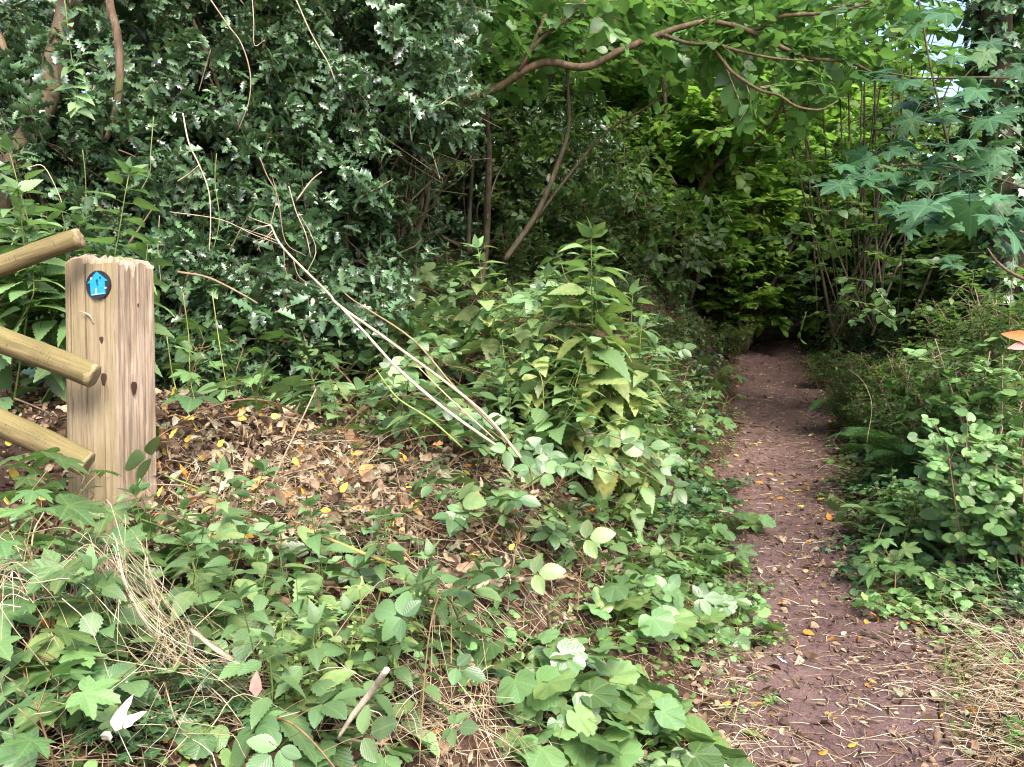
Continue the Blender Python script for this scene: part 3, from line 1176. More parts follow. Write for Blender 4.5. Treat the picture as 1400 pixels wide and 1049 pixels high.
def shrub_proto(h, nst, nl, leafL, mat, tms, stem='twig', spread=.5, sprig=.0):
    st, lf = Geo(), Geo()
    for k in range(nst):
        a = k * 2.4 + rng.random()
        top = np.array([math.cos(a) * spread * h * rng.random(), math.sin(a) * spread * h * rng.random(), h * (.7 + .35 * rng.random())])
        pts = spline([(0, 0, 0), top * .5 + rng.normal(size=3) * .05 * h, top], 8)
        st.tube(pts, .006, .002, 5)
        for j in range(nl):
            t = .22 + .78 * rng.random()
            q = pts[min(int(t * (len(pts) - 1)), len(pts) - 1)]
            dd = rdir(1, .25, .5)[0]
            tl = .08 + .16 * rng.random()
            e = q + dd * tl
            st.tube([q, q + dd * tl * .5 + Z3 * .01, e], .0018, .001, 3, cap=False)
            nn_ = 6
            u = np.linspace(.35, 1, nn_)[:, None]
            pp = q + dd * tl * u
            sdv = unit(np.cross(dd, Z3))
            al = np.where(np.arange(nn_) % 2 == 0, 1, -1)[:, None]
            ld = unit(sdv * al + dd * .6 + rng.normal(size=(nn_, 3)) * .25)
            many(lf, tms, pp, ld, Z3 + rng.normal(size=(nn_, 3)) * .35 + np.array([0, -.3, 0]), leafL * (.6 + .7 * rng.random(nn_)), np.clip(rng.normal(size=nn_) * .15, 0, 1))
    return [("stem", st.mesh("shrub_stems", M[stem])), ("leaves", lf.mesh("shrub_leaves", M[mat]))]


NET = [nettle_proto(h, i) for i, h in enumerate((.34, .42, .5, .62))]
NETY = [nettle_proto(h, i, leafL=.18, yellow=y, n_side=3, droop=.6) for i, (h, y) in enumerate(((.95, .5), (.85, .3), (1.05, .62)))]
NETBIG = [nettle_proto(h, i, leafL=.15, n_side=4) for i, h in enumerate((.6, .75, .85))]
LIME = [nettle_proto(h, i, leafL=.062, mat='lime', n_side=2, droop=.1) for i, h in enumerate((.2, .27))]
BRAM = [bramble_proto(L, i, arch=a, leafL=ll) for i, (L, a, ll) in enumerate(((.5, .45, .066), (.7, .5, .062), (.9, .5, .058), (.65, .7, .07), (.4, .6, .075), (1.1, .6, .06)))]
SYCS = [syc_proto(h, i, n, l) for i, (h, n, l) in enumerate(((.16, 6, .095), (.24, 8, .09), (.32, 9, .085), (.12, 5, .105)))]
AVENS = [rosette_proto(n, r, l, T_AV, 'avens', i) for i, (n, r, l) in enumerate(((17, .17, .078), (22, .20, .074), (13, .13, .062)))]
PLAN = [rosette_proto(n, r, l, T_PLANT, 'plantain', i, lift=.8) for i, (n, r, l) in enumerate(((6, .06, .13), (5, .06, .11)))]
GCOV = [rosette_proto(n, r, l, T_ROUND, 'weed', i, lift=.5) for i, (n, r, l) in enumerate(((28, .16, .034), (32, .19, .030), (22, .13, .038)))]
TREF = [rosette_proto(n, r, l, T_AV, 'shrub', i, lift=.6) for i, (n, r, l) in enumerate(((22, .18, .040), (26, .21, .037)))]
IVYP = [ivy_proto(i) for i in range(3)]
FERN = [fern_proto(0), fern_proto(1, 7, .42)]
SHR = [shrub_proto(.85, 9, 15, .040, 'shrub', T_ROUND), shrub_proto(.7, 8, 14, .038, 'shrub', T_ROUND)]
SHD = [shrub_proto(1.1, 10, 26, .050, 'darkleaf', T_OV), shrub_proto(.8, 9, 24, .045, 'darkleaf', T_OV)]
GRS = [grass_proto(40, .13, 'grass'), grass_proto(60, .18, 'grass', .08)]

# ------------------------------------------------------------------ holly bushes


def lobes_mesh(lobes, dens, tms, defs, sc, mat, stems_from, stemmat, leaf=1.0, up=.35, name="holly", surf=2.2, nst=5, gaps=.26, agev=0.0, st_r=.022):
    lg, tg, st = Geo(), Geo(), Geo()
    for c, r in lobes:
        c, r = np.array(c, float), np.array(r, float)
        area = 4 * np.pi * ((r[0] * r[1]) ** 1.6 / 3 + (r[0] * r[2]) ** 1.6 / 3 + (r[1] * r[2]) ** 1.6 / 3) ** (1 / 1.6)
        N = int(area * dens)
        v = rdir(N)
        ph = rng.random(3) * 6
        lump = 1 + .16 * np.sin(v[:, 0] * 5 + ph[0]) * np.sin(v[:, 2] * 6 + ph[1]) + .12 * np.sin(v[:, 0] * 11 + v[:, 2] * 9 + ph[2])
        rad = lump * (1 - .55 * rng.random(N) ** surf)
        p = c + v * r * rad[:, None]
        # ragged gaps
        gp = np.sin(p[:, 0] * 5.1 + ph[0]) * np.sin(p[:, 2] * 6.3 + ph[1]) * np.sin(p[:, 1] * 5.7 + ph[2])
        keep = (gp > -gaps) & (p[:, 2] > H(p[:, 0], p[:, 1]) + .03)
        p, v = p[keep], v[keep]
        d = unit(v * .75 + rng.normal(size=p.shape) * .55 + np.array([0, 0, up]))
        nor = unit(Z3 + .5 * v + rng.normal(size=p.shape) * .35)
        s = sc * (.55 + .9 * rng.random(len(p)) ** 1.4)
        sprigs(lg, tg, tms, defs, p - d * s[:, None] * .6, d, nor, s, leaf=leaf, age=agev)
        for _ in range(nst):
            b = np.array(stems_from) + rng.normal(size=3) * np.array([.12, .1, 0])
            e = c + rdir(1)[0] * r * .75
            m1 = b + (e - b) * .45 + rng.normal(size=3) * .12 + np.array([0, 0, .1])
            st.tube([b, m1, e], st_r * (.5 + rng.random()), .004, 6, res=7, rough=.08)
            for _ in range(3):
                q = m1 + (e - m1) * rng.random()
                st.tube([q, q + rdir(1)[0] * .25, q + rdir(1, .2)[0] * .5], .006, .002, 4, res=3, cap=False)
    return st, tg, lg


def bush(label, lobes, base, dens=88, mat='holly', tms=None, defs=None, sc=.195, name="holly_bush", cat="bush", group=None, stemmat='barkgrey', **kw):
    base = np.array(base, float)
    st, tg, lg = lobes_mesh(lobes, dens, tms or T_HOLLY, defs or SP_HOLLY, sc, mat, base, stemmat, **kw)
    t = thing(name, label, cat, base, group=group)
    for g, nm, mt in ((st, "stems", stemmat), (tg, "twigs", 'twig'), (lg, "foliage", mat)):
        g.V = [v - base for v in g.V]
        g.build(nm, M[mt], t)
    return t


def G(x, y):
    return np.array([x, y, float(H(x, y))])


def Lb(px, py, Y, rx, ry, rz):
    return (P(px, py, Y), (rx, ry, rz))


bush("tall dark glossy holly bush directly behind the wooden fence post",
     [Lb(60, 330, 4.3, .85, .55, 1.0), Lb(200, 470, 4.2, .75, .5, .75), Lb(-120, 150, 4.4, .9, .6, 1.1), Lb(210, 330, 4.5, .6, .5, .8)], G(-2.2, 4.5))
bush("large glossy holly bush filling the top left, full of pale bare stems",
     [Lb(210, 90, 4.7, .9, .6, .9), Lb(390, 60, 4.8, .9, .6, .8), Lb(330, 250, 4.7, .85, .55, .75), Lb(440, 220, 4.8, .6, .5, .6), Lb(300, -160, 4.9, 1.5, .8, .8)], G(-1.6, 5.1))
bush("glossy holly bush with bright leaf sprays hanging over the dark hollow",
     [Lb(520, 60, 4.8, .62, .5, .5), Lb(585, 150, 4.6, .30, .35, .20), Lb(500, 190, 4.6, .42, .45, .38), Lb(470, 330, 4.7, .45, .4, .42), Lb(560, -130, 5, .9, .6, .5)], G(-.95, 5.3))
bush("low dense part shaded holly bush behind the heap of dead leaves",
     [Lb(330, 470, 4.2, .55, .42, .5), Lb(420, 400, 4.4, .5, .42, .45), Lb(300, 570, 4.1, .5, .35, .3)], G(-1.3, 4.4))
# shaded hollies further back
bush("loose shadowy bush beyond the nettles left of the path", [Lb(900, 330, 8.8, .8, .8, .55), Lb(800, 320, 8.4, .8, .7, .7), Lb(840, 220, 8.9, .6, .6, .5), Lb(740, 250, 8.2, .6, .5, .7)], G(1.1, 8.8), dens=48, sc=.27, name="leafy_bush", mat='darkleaf', tms=T_OV, defs=SP_FLAT, gaps=.1, st_r=.012)
bush("dark holly mound shading the far end of the dirt path", [Lb(1010, 395, 14.3, 1.2, .9, .75), Lb(1075, 375, 14.6, .9, .9, 1.2), Lb(960, 340, 14.2, 1.0, .8, 1.1)], G(4.2, 15.2), dens=60, sc=.2)
bush("shadowy holly bush deep inside the hollow under the leaning stems", [Lb(740, 230, 8.6, .9, .7, 1.0), Lb(600, 230, 8.8, 1.2, .5, 1.1)], G(-.4, 8.6), dens=90, sc=.13)
bush("dark holly bush closing the view at the top left corner", [Lb(80, 60, 6.4, 1.3, .6, 1.2), Lb(300, 20, 6.6, 1.3, .6, 1.3), Lb(80, 350, 6.2, 1.2, .5, 1.0), Lb(480, 300, 6.6, .9, .5, 1.0)], G(-3, 6.8), dens=60, sc=.2)

# ------------------------------------------------------------------ trees


def tree_proto(h, nst, seed, spread=.32, leafL=1.0, mat='hazel', trunk_r=.04, ntw=30, zmin=.12, tms=None, spL=.36, per=4, bark='barkgrey'):
    st, tg, lg = Geo(), Geo(), Geo()
    for k in range(nst):
        a = k * 2.4 + rng.random()
        o = np.array([math.cos(a), math.sin(a), 0])
        L = h * (.75 + .35 * rng.random())
        s = spread * (.5 + rng.random())
        b = o * .12 * (nst > 1)
        pts = spline([b, b + o * L * s * .25 + Z3 * L * .35, b + o * L * s * .6 + Z3 * L * .7 + rng.normal(size=3) * .06 * L, b + o * L * s * 1.15 + Z3 * L], 8)
        st.tube(pts, trunk_r * (.7 + .6 * rng.random()), .006, 7, rough=.06)
        for j in range(ntw):
            t = zmin + (1 - zmin) * rng.random() ** .8
            q = pts[min(int(t * (len(pts) - 1)), len(pts) - 1)]
            dd = rdir(1, .25, .35)[0]
            bl = (.5 + .9 * rng.random()) * h * .16
            e = q + dd * bl + Z3 * bl * .15
            mid = (q + e) / 2 + Z3 * .06 * bl
            st.tube([q, mid, e], .008, .003, 4, res=3, cap=False)
            N = per + 2
            u = rng.random(N)[:, None] * .75 + .25
            pp = q + (e - q) * u
            ds = unit(dd + rng.normal(size=(N, 3)) * np.array([.7, .7, .22]))
            ds[:, 2] -= .12
            sprigs(lg, tg, tms or T_HAZ, SP_FLAT, pp, unit(ds), unit(Z3 + rng.normal(size=(N, 3)) * .2), spL * (.7 + .6 * rng.random(N)), leaf=leafL, age=max(0, rng.normal() * .18))
    return [("trunk", st.mesh("tree_trunk", M[bark])), ("twigs", tg.mesh("tree_twigs", M['twig'])), ("crown", lg.mesh("tree_crown", M[mat]))]


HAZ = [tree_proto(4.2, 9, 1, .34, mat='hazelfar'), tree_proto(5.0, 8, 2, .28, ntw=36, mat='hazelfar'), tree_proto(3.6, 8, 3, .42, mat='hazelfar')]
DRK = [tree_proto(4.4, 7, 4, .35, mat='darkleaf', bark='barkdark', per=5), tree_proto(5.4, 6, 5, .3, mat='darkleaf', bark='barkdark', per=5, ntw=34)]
TALL = [tree_proto(8.5, 2, 6, .3, trunk_r=.11, ntw=70, zmin=.3, per=8, spL=.55), tree_proto(10, 2, 7, .24, trunk_r=.12, ntw=80, zmin=.35, per=8, spL=.55)]


def tree(proto, name, label, x, y, rz, sc=1.0, group=None, cat="tree"):
    p = G(x, y)
    return spawn(proto, name, label, cat, (p[0], p[1], p[2] - .05), rz, sc, group)


# bright hazels over and beside the path
for k, (x, y, rz, sc, pr_, lab) in enumerate([
    (1.9, 9.8, .3, .95, 0, "bright yellow green hazel standing left of the path above the dark holly"),
    (3.3, 11.8, 1.4, .8, 2, "sunlit low hazel with lime leaves just left of the path end"),
    (4.9, 12.2, 2.2, .8, 0, "bright green hazel leaning over the far end of the path"),
    (1.2, 12.5, .9, 1.2, 1, "tall hazel seen between the arching branch and the dark holly"),
    (2.7, 15.0, 4.0, 1.25, 1, "hazel with glowing leaves behind the lime hazel at the path end"),
    (5.8, 15.5, 3.1, 1.25, 0, "hazel straight behind the end of the path"),
    (4.7, 17.0, 1.1, .9, 2, "low bright hazel filling the gap just beyond the path end"),
    (2.3, 10.8, 5.1, .75, 2, "low bright hazel rising behind the right side of the dark holly"),
    (-1.0, 10.5, 2.0, 1.1, 1, "hazel with yellow green leaves glimpsed above the holly sprays"),
    (-3.2, 11.5, 2.8, 1.2, 0, "hazel hidden behind the large top left holly"),
    (5.2, 10.2, .5, .6, 0, "hazel behind the thin grey stems right of the path"),
    (9.6, 12.5, 1.9, 1.2, 1, "hazel far behind the large leaved sycamore on the right"),
    (8.2, 8.2, 3.3, 1.0, 2, "hazel at the right edge behind the sycamore leaves"),
]):
    tree(HAZ[pr_], "hazel_tree", lab, x, y, rz, sc)
for k, (x, y, rz, sc, pr_, lab) in enumerate([
    (5.2, 8.6, .3, .62, 0, "dark leafy small tree right of the path behind the ferns"),
    (4.6, 7.2, 2.3, .36, 1, "small shaded tree among thin stems at the right of the path"),
    (6.6, 7.0, 1.3, .75, 0, "dark green tree behind the sycamore at the right edge"),
        (-.2, 8.9, 2.6, .72, 1, "shaded tree rising behind the leaning stems"),
    (-2.4, 8.4, 3.6, .9, 0, "dark tree behind the top left hollies"),
    (-5.2, 8.0, 4.4, 1.0, 1, "dark tree at the far left behind the holly"),
    (-4.8, 12.0, .4, 1.2, 0, "dark tree in the deep background on the left"),
    (9.8, 10.5, 4.9, 1.2, 1, "dark tree in the deep background on the right"),
    (1.2, 19.5, 5.5, 1.4, 0, "dark tree in the deep background behind the bright hazels"),
]):
    tree(DRK[pr_], "shade_tree", lab, x, y, rz, sc)
for k, (x, y, rz, sc) in enumerate([(-7, 13, 0, 1), (-3.5, 16, 1, 1.05), (.2, 17, 2.2, 1), (3.2, 22, 3.1, 1.1), (12.5, 15, .6, 1), (-1.5, 23, 2.9, 1.2), (-8, 20, 3.8, 1.2), (16, 20, 4.1, 1.2), (2, 28, .9, 1.3), (-5, 27, 1.1, 1.3)]):
    tree(TALL[k % 2], "woodland_tree", "tall woodland tree whose leaves fill the gaps behind the hazels", x, y, rz, sc, group="tall trees in the wood behind")

# old trunk and tall stem at the left edge, behind the holly


def trunk_thing(name, label, poly, radii, mat, cat="tree", part="trunk", sides=9, res=6, rough=.07, group=None):
    pts = np.array([P(*q) for q in poly])
    b = pts[0].copy()
    t = thing(name, label, cat, b, group=group)
    g = Geo()
    g.tube(pts - b, list(radii), sides=sides, res=res, rough=rough)
    g.build(part, M[mat], t)
    return t


trunk_thing("old_tree", "thick bare brown trunk leaning through the holly at the left edge", [(-20, 420, 4.15), (5, 260, 4.1), (35, 195, 4.1), (62, 140, 4.15), (78, 75, 4.2), (97, -5, 4.25), (130, -200, 4.4)], [.075, .065, .06, .055, .055, .05], 'barkgrey')
trunk_thing("holly_tree", "mossy upright holly stem near the top left corner", [(146, 190, 4.0), (158, 150, 4.0), (164, 105, 4.0), (161, 50, 4.0), (149, 0, 4.05), (140, -80, 4.1)], [.012, .018, .02, .02, .022], 'bark')
trunk_thing("holly_tree", "reddish stem end poking in at the left edge below the top corner", [(-12, 20, 4.2), (3, 60, 4.15), (14, 85, 4.1)], [.022, .018, .01], 'bark')

# the arching branch over the path
arch = thing("arching_tree", "brown tree with a long bare branch arching from the holly over the path", "tree", G(-1.2, 5.9))
ab = np.array(arch.location)
lg, tg = Geo(), Geo()
mainp = [(-1.2, 5.9, float(H(-1.2, 5.9)))]


def br(poly, radii, name="branch", leaves=0, sp=.27, mat='bark'):
    pts = np.array([q if len(q) == 3 and isinstance(q[0], float) and abs(q[0]) < 9 and False else P(*q) for q in poly])
    g = Geo()
    g.tube(pts - ab, list(radii), sides=8, res=6, rough=.07)
    g.build(name, M[mat], arch)
    if leaves:
        sp_ = spline(pts, 6)
        k = rng.integers(1, len(sp_) - 1, leaves)
        q = sp_[k]
        tn = unit(sp_[k + 1] - sp_[k - 1])
        d = unit(tn * .7 + rng.normal(size=q.shape) * np.array([.8, .8, .5]))
        sprigs(lg, tg, T_HAZ, SP_FLAT, q - ab + np.array([0, .14, .07]), d, unit(Z3 + rng.normal(size=q.shape) * .25), sp * (.7 + .6 * rng.random(leaves)), leaf=.95)
    return pts


br([(330, 290, 5.9), (420, 190, 5.7), (480, 158, 5.6), (535, 128, 5.5), (590, 112, 5.5)], [.04, .036, .032, .03], "trunk")
br([(590, 150, 5.5), (650, 132, 5.4), (686, 117, 5.35), (718, 96, 5.3), (750, 85, 5.3), (800, 92, 5.25), (850, 69, 5.2), (905, 46, 5.2), (962, 30, 5.2), (1000, 34, 5.2)], [.028, .027, .026, .024, .025, .022, .019, .017, .015], "limb", 16)
br([(1000, 34, 5.2), (1032, 41, 5.2), (1066, 23, 5.15), (1125, 18, 5.1), (1180, 7, 5.05), (1230, -15, 5.0)], [.015, .014, .012, .009, .006], leaves=20)
br([(1000, 34, 5.2), (1030, 45, 5.2), (1075, 68, 5.2), (1110, 80, 5.2), (1160, 85, 5.2), (1192, 99, 5.2)], [.018, .016, .014, .012, .009, .006], leaves=20)
br([(905, 47, 5.2), (940, 59, 5.15), (978, 61, 5.1), (1010, 70, 5.1), (1060, 80, 5.05), (1112, 84, 5.0)], [.013, .012, .011, .009, .007, .004], leaves=16)
br([(972, 62, 5.1), (988, 83, 5.1), (1005, 102, 5.05), (1040, 124, 5.0), (1064, 130, 5.0), (1090, 146, 5.0), (1122, 150, 5.0), (1146, 138, 5.0)], [.0105, .0105, .010, .009, .008, .007, .004], leaves=10, sp=.3)
br([(714, 98, 5.4), (738, 45, 5.5), (750, 5, 5.6), (765, -60, 5.8)], [.026, .024, .022, .02], leaves=14)
br([(708, 100, 5.3), (735, 58, 5.2), (770, 30, 5.2), (806, -5, 5.2), (850, -50, 5.2)], [.012, .012, .011, .009], leaves=16)
br([(795, 72, 5.5), (825, 38, 5.6), (848, 18, 5.7), (880, -8, 5.8)], [.014, .014, .013, .012], leaves=12)
br([(660, 145, 5.4), (668, 200, 5.6), (665, 330, 5.9), (655, 400, 6.0)], [.018, .022, .025, .03], "trunk", mat='barkdark')
# free leaf sprays above and around the branch, on twigs of this tree
N = 620
px = 480 + 790 * rng.random(N) ** 1.15
py = rng.uniform(-110, 95, N)
Yd = rng.uniform(5.45, 7.4, N)
low = rng.random(N) < .06
Yd[low] = rng.uniform(4.6, 5.1, low.sum())
py[low] = rng.uniform(-80, 25, low.sum())
pp = np.array([P(a, b, c) for a, b, c in zip(px, py, Yd)])
d = unit(rng.normal(size=(N, 3)) * np.array([1, .7, .25]) + np.array([.4, 0, -.1]))
sprigs(lg, tg, T_HAZ, SP_FLAT, pp - ab, d, unit(Z3 + rng.normal(size=(N, 3)) * .28), .30 * (.7 + .6 * rng.random(N)), leaf=.9, age=.03)
tg.build("twigs", M['twig'], arch)
lg.build("crown", M['hazel'], arch)

# thin stems in the hollow and the leaning ones
for k, (poly, r, lab) in enumerate([
    ([(690, 356, 5.7), (735, 290, 5.75), (765, 218, 5.8), (778, 170, 5.85), (775, 95, 5.9), (770, 20, 5.9)], .021, "leaning dark sapling stem rising from the bank to the arching branch"),
    ([(700, 345, 5.8), (770, 250, 5.9), (830, 180, 6.0), (890, 143, 6.1), (925, 105, 6.2)], .013, "long thin sapling stem leaning far to the right beside the darker one"),
    ([(640, 345, 6.0), (644, 260, 6.0), (648, 190, 6.0), (640, 120, 6.0)], .016, "upright bare pole on the left of the dark hollow"),
    ([(662, 342, 5.9), (664, 270, 5.9), (667, 210, 5.9), (668, 150, 5.9)], .013, "straight pale pole in the middle of the dark hollow"),
    ([(666, 300, 5.8), (676, 250, 5.8), (700, 205, 5.8)], .006, "slim curved shoot branching off beside the pale pole"),
    ([(636, 300, 6.1), (634, 250, 6.1), (642, 185, 6.1)], .007, "thin crooked shoot at the left edge of the hollow"),
    ([(590, 285, 6.0), (618, 230, 6.0), (640, 190, 6.0)], .012, "short slanting dead branch inside the hollow"),
]):
    trunk_thing("sapling", lab, poly, [r, r * .9, r * .7, r * .45], 'barkgrey' if k in (3, 4) else 'barkdark', part="stem", sides=6)

# coppice poles right of the path
cop = [(1150, 400, 1128, 190), (1160, 400, 1150, 170), (1175, 395, 1160, 120), (1185, 400, 1195, 150), (1200, 395, 1178, 100), (1212, 400, 1228, 160), (1168, 405, 1105, 200), (1225, 405, 1240, 200), (1195, 410, 1118, 260), (1240, 410, 1290, 220), (1140, 420, 1085, 210), (1182, 402, 1182, 40)] + [(1090 + 200 * rng.random(), 395 + 40 * rng.random(), 1060 + 250 * rng.random(), 90 + 160 * rng.random()) for _ in range(12)]
cs = thing("coppiced_tree", "clump of thin grey coppice poles standing right of the path", "tree", P(1185, 440, 7.6))
cb = np.array(cs.location)
for x0, y0, x1, y1 in cop:
    g = Geo()
    Y0 = 7.6 + rng.normal() * .25
    a, b = P(x0, y0 + 40, Y0), P(x1, y1, Y0 + rng.normal() * .3)
    g.tube([a - cb, (a + b) / 2 + rng.normal(size=3) * .06 - cb, b - cb, b + (b - a) * .6 - cb], [.004 + .017 * rng.random() ** 1.6, .010, .007, .004], sides=7, res=6, rough=.08)
    g.build("stem", M['barkgrey' if rng.random() > .8 else 'barkdark'], cs)
lg, tg = Geo(), Geo()
N = 190
pp = np.array([P(a, b, c) for a, b, c in zip(rng.uniform(1060, 1330, N), rng.uniform(150, 440, N), rng.uniform(6.3, 8.4, N))])
sprigs(lg, tg, T_HAZ, SP_FLAT, pp - cb, unit(rng.normal(size=(N, 3)) * np.array([1, 1, .35])), unit(Z3 + rng.normal(size=(N, 3)) * .25), .23 * (.7 + .6 * rng.random(N)), leaf=.9)
tg.build("twigs", M['twig'], cs)
lg.build("crown", M['darkleaf'], cs)

# ivy clad trunk at the right edge
ivt = thing("ivy_clad_tree", "dark upright trunk wrapped in ivy in the top right corner", "tree", P(1372, 440, 6.2))
ib = np.array(ivt.location)
g = Geo()
tp = np.array([P(1378, 460, 6.2), P(1374, 300, 6.2), P(1366, 150, 6.2), P(1360, 0, 6.2), P(1358, -250, 6.2)]) - ib
g.tube(tp, .13, .11, 12, res=6, rough=.08)
g.build("trunk", M['barkdark'], ivt)
g = Geo()
N = 1500
tt = rng.random(N)
q = np.stack([np.interp(tt, np.linspace(0, 1, 5), tp[:, k]) for k in range(3)], 1)
a = rng.random(N) * 6.28
o = np.stack([np.cos(a), np.sin(a), np.zeros(N)], 1)
bulge = .13 + .10 * rng.random(N) + .10 * np.maximum(0, np.sin(tt * 13 + a))
many(g, T_IVY, q + o * bulge[:, None], unit(o * .4 + rng.normal(size=(N, 3)) * .5 - Z3 * .5), unit(o + Z3 * .6 + rng.normal(size=(N, 3)) * .3), .055 + .03 * rng.random(N))
g.build("ivy", M['ivy'], ivt)

# ------------------------------------------------------------------ sycamore on the right with large leaves
sy = thing("sycamore_sapling", "sycamore sapling with large blue green lobed leaves at the right edge", "tree", G(3.0, 3.75))
sb = np.array(sy.location)
g = Geo()
brs = [([(1560, 620, 3.7), (1520, 400, 3.6), (1480, 200, 3.5), (1450, 0, 3.4)], [.03, .026, .022, .018]),
       ([(1460, 120, 3.4), (1395, 108, 3.45), (1320, 106, 3.5), (1262, 107, 3.5), (1205, 98, 3.5)], [.012, .010, .008, .006, .004]),
       ([(1318, 106, 3.5), (1332, 92, 3.5), (1352, 83, 3.5), (1356, 48, 3.5)], [.006, .006, .004]),
       ([(1490, 240, 3.5), (1420, 215, 3.4), (1350, 170, 3.4), (1300, 155, 3.4), (1248, 140, 3.4)], [.009, .007, .005, .004]),
       ([(1500, 300, 3.5), (1420, 265, 3.4), (1330, 235, 3.4), (1245, 225, 3.4), (1180, 235, 3.4)], [.011, .009, .007, .005]),
       ([(1510, 390, 3.2), (1440, 340, 3.0), (1380, 310, 2.9), (1320, 290, 2.85)], [.010, .008, .006, .004]),
       ([(1440, 395, 3.1), (1392, 378, 3.0), (1365, 360, 3.0), (1350, 340, 3.0)], [.011, .011, .009, .006]),
       ([(1312, 268, 3.6), (1300, 215, 3.6), (1288, 160, 3.6), (1272, 90, 3.6), (1256, 0, 3.6)], [.011, .010, .008, .006]),
       ([(1400, 190, 3.3), (1385, 178, 3.3), (1368, 165, 3.3)], [.004, .004, .003])]
for poly, r in brs:
    g.tube(np.array([P(*q) for q in poly]) - sb, [x * .62 for x in r], sides=7, res=6, rough=.06)
g.build("stem", M['barkgrey'], sy)
lg = Geo()
pg = lg
cl = [(1185, 108, 2), (1228, 108, 2), (1250, 118, 3), (1300, 72, 3), (1338, 68, 4), (1322, 142, 2), (1232, 200, 3), (1246, 222, 2), (1284, 200, 2), (1160, 226, 2), (1190, 238, 3), (1258, 160, 3), (1292, 162, 3), (1330, 222, 3), (1352, 232, 3), (1262, 252, 3), (1222, 288, 3), (1310, 276, 3), (1340, 288, 4), (1292, 300, 3), (1382, 322, 4), (1372, 160, 3), (1352, 166, 2), (1395, 230, 3), (1300, 240, 3), (1210, 250, 3), (1180, 215, 2), (1340, 120, 2), (1390, 95, 3), (1250, 30, 3), (1290, 20, 2), (1160, 255, 2), (1275, 285, 3), (1365, 270, 3), (1390, 285, 2), (1240, 300, 2), (1300, 350, 2), (1290, 225, 3), (1330, 200, 3), (1365, 205, 3), (1210, 225, 2)]
for x, y, n in cl:
    front = 260 < y < 330 and x > 1270
    for _ in range(n + 1):
        Yd = (2.75 if front else 3.4) + rng.normal() * .16
        p = P(x + rng.normal() * 9, y + rng.normal() * 7, Yd) - sb
        dd = np.array([rng.normal() * .9, -.5 + rng.normal() * .5, -.30 + rng.normal() * .2])
        nr = unit(np.array([rng.normal() * .3, -.55 + rng.normal() * .2, 1]))
        s = (.095 if front else .086) * (.75 + .55 * rng.random())
        many(lg, T_SYC, p, dd, nr, s, max(0, rng.normal() * .05), tint=rng.random() * .5 + (.4 if front else 0))
        pg.tube([p, p - unit(dd) * .05 + Z3 * .02, p - unit(dd) * .11 + np.array([.03, .02, .0])], .0014, .0016, 3, cap=False)
M['sycblue'] = leafmat('sycamore_leaf_blue', (.024, .075, .034), (.064, .150, .068), (.3, .3, .08), rough=.5, spec=.2, trans=.2, tcol=(.1, .28, .06), veins=.25, nv=6, slope=1.2, spots=.3)
lg.build("leaves", M['sycblue'], sy)

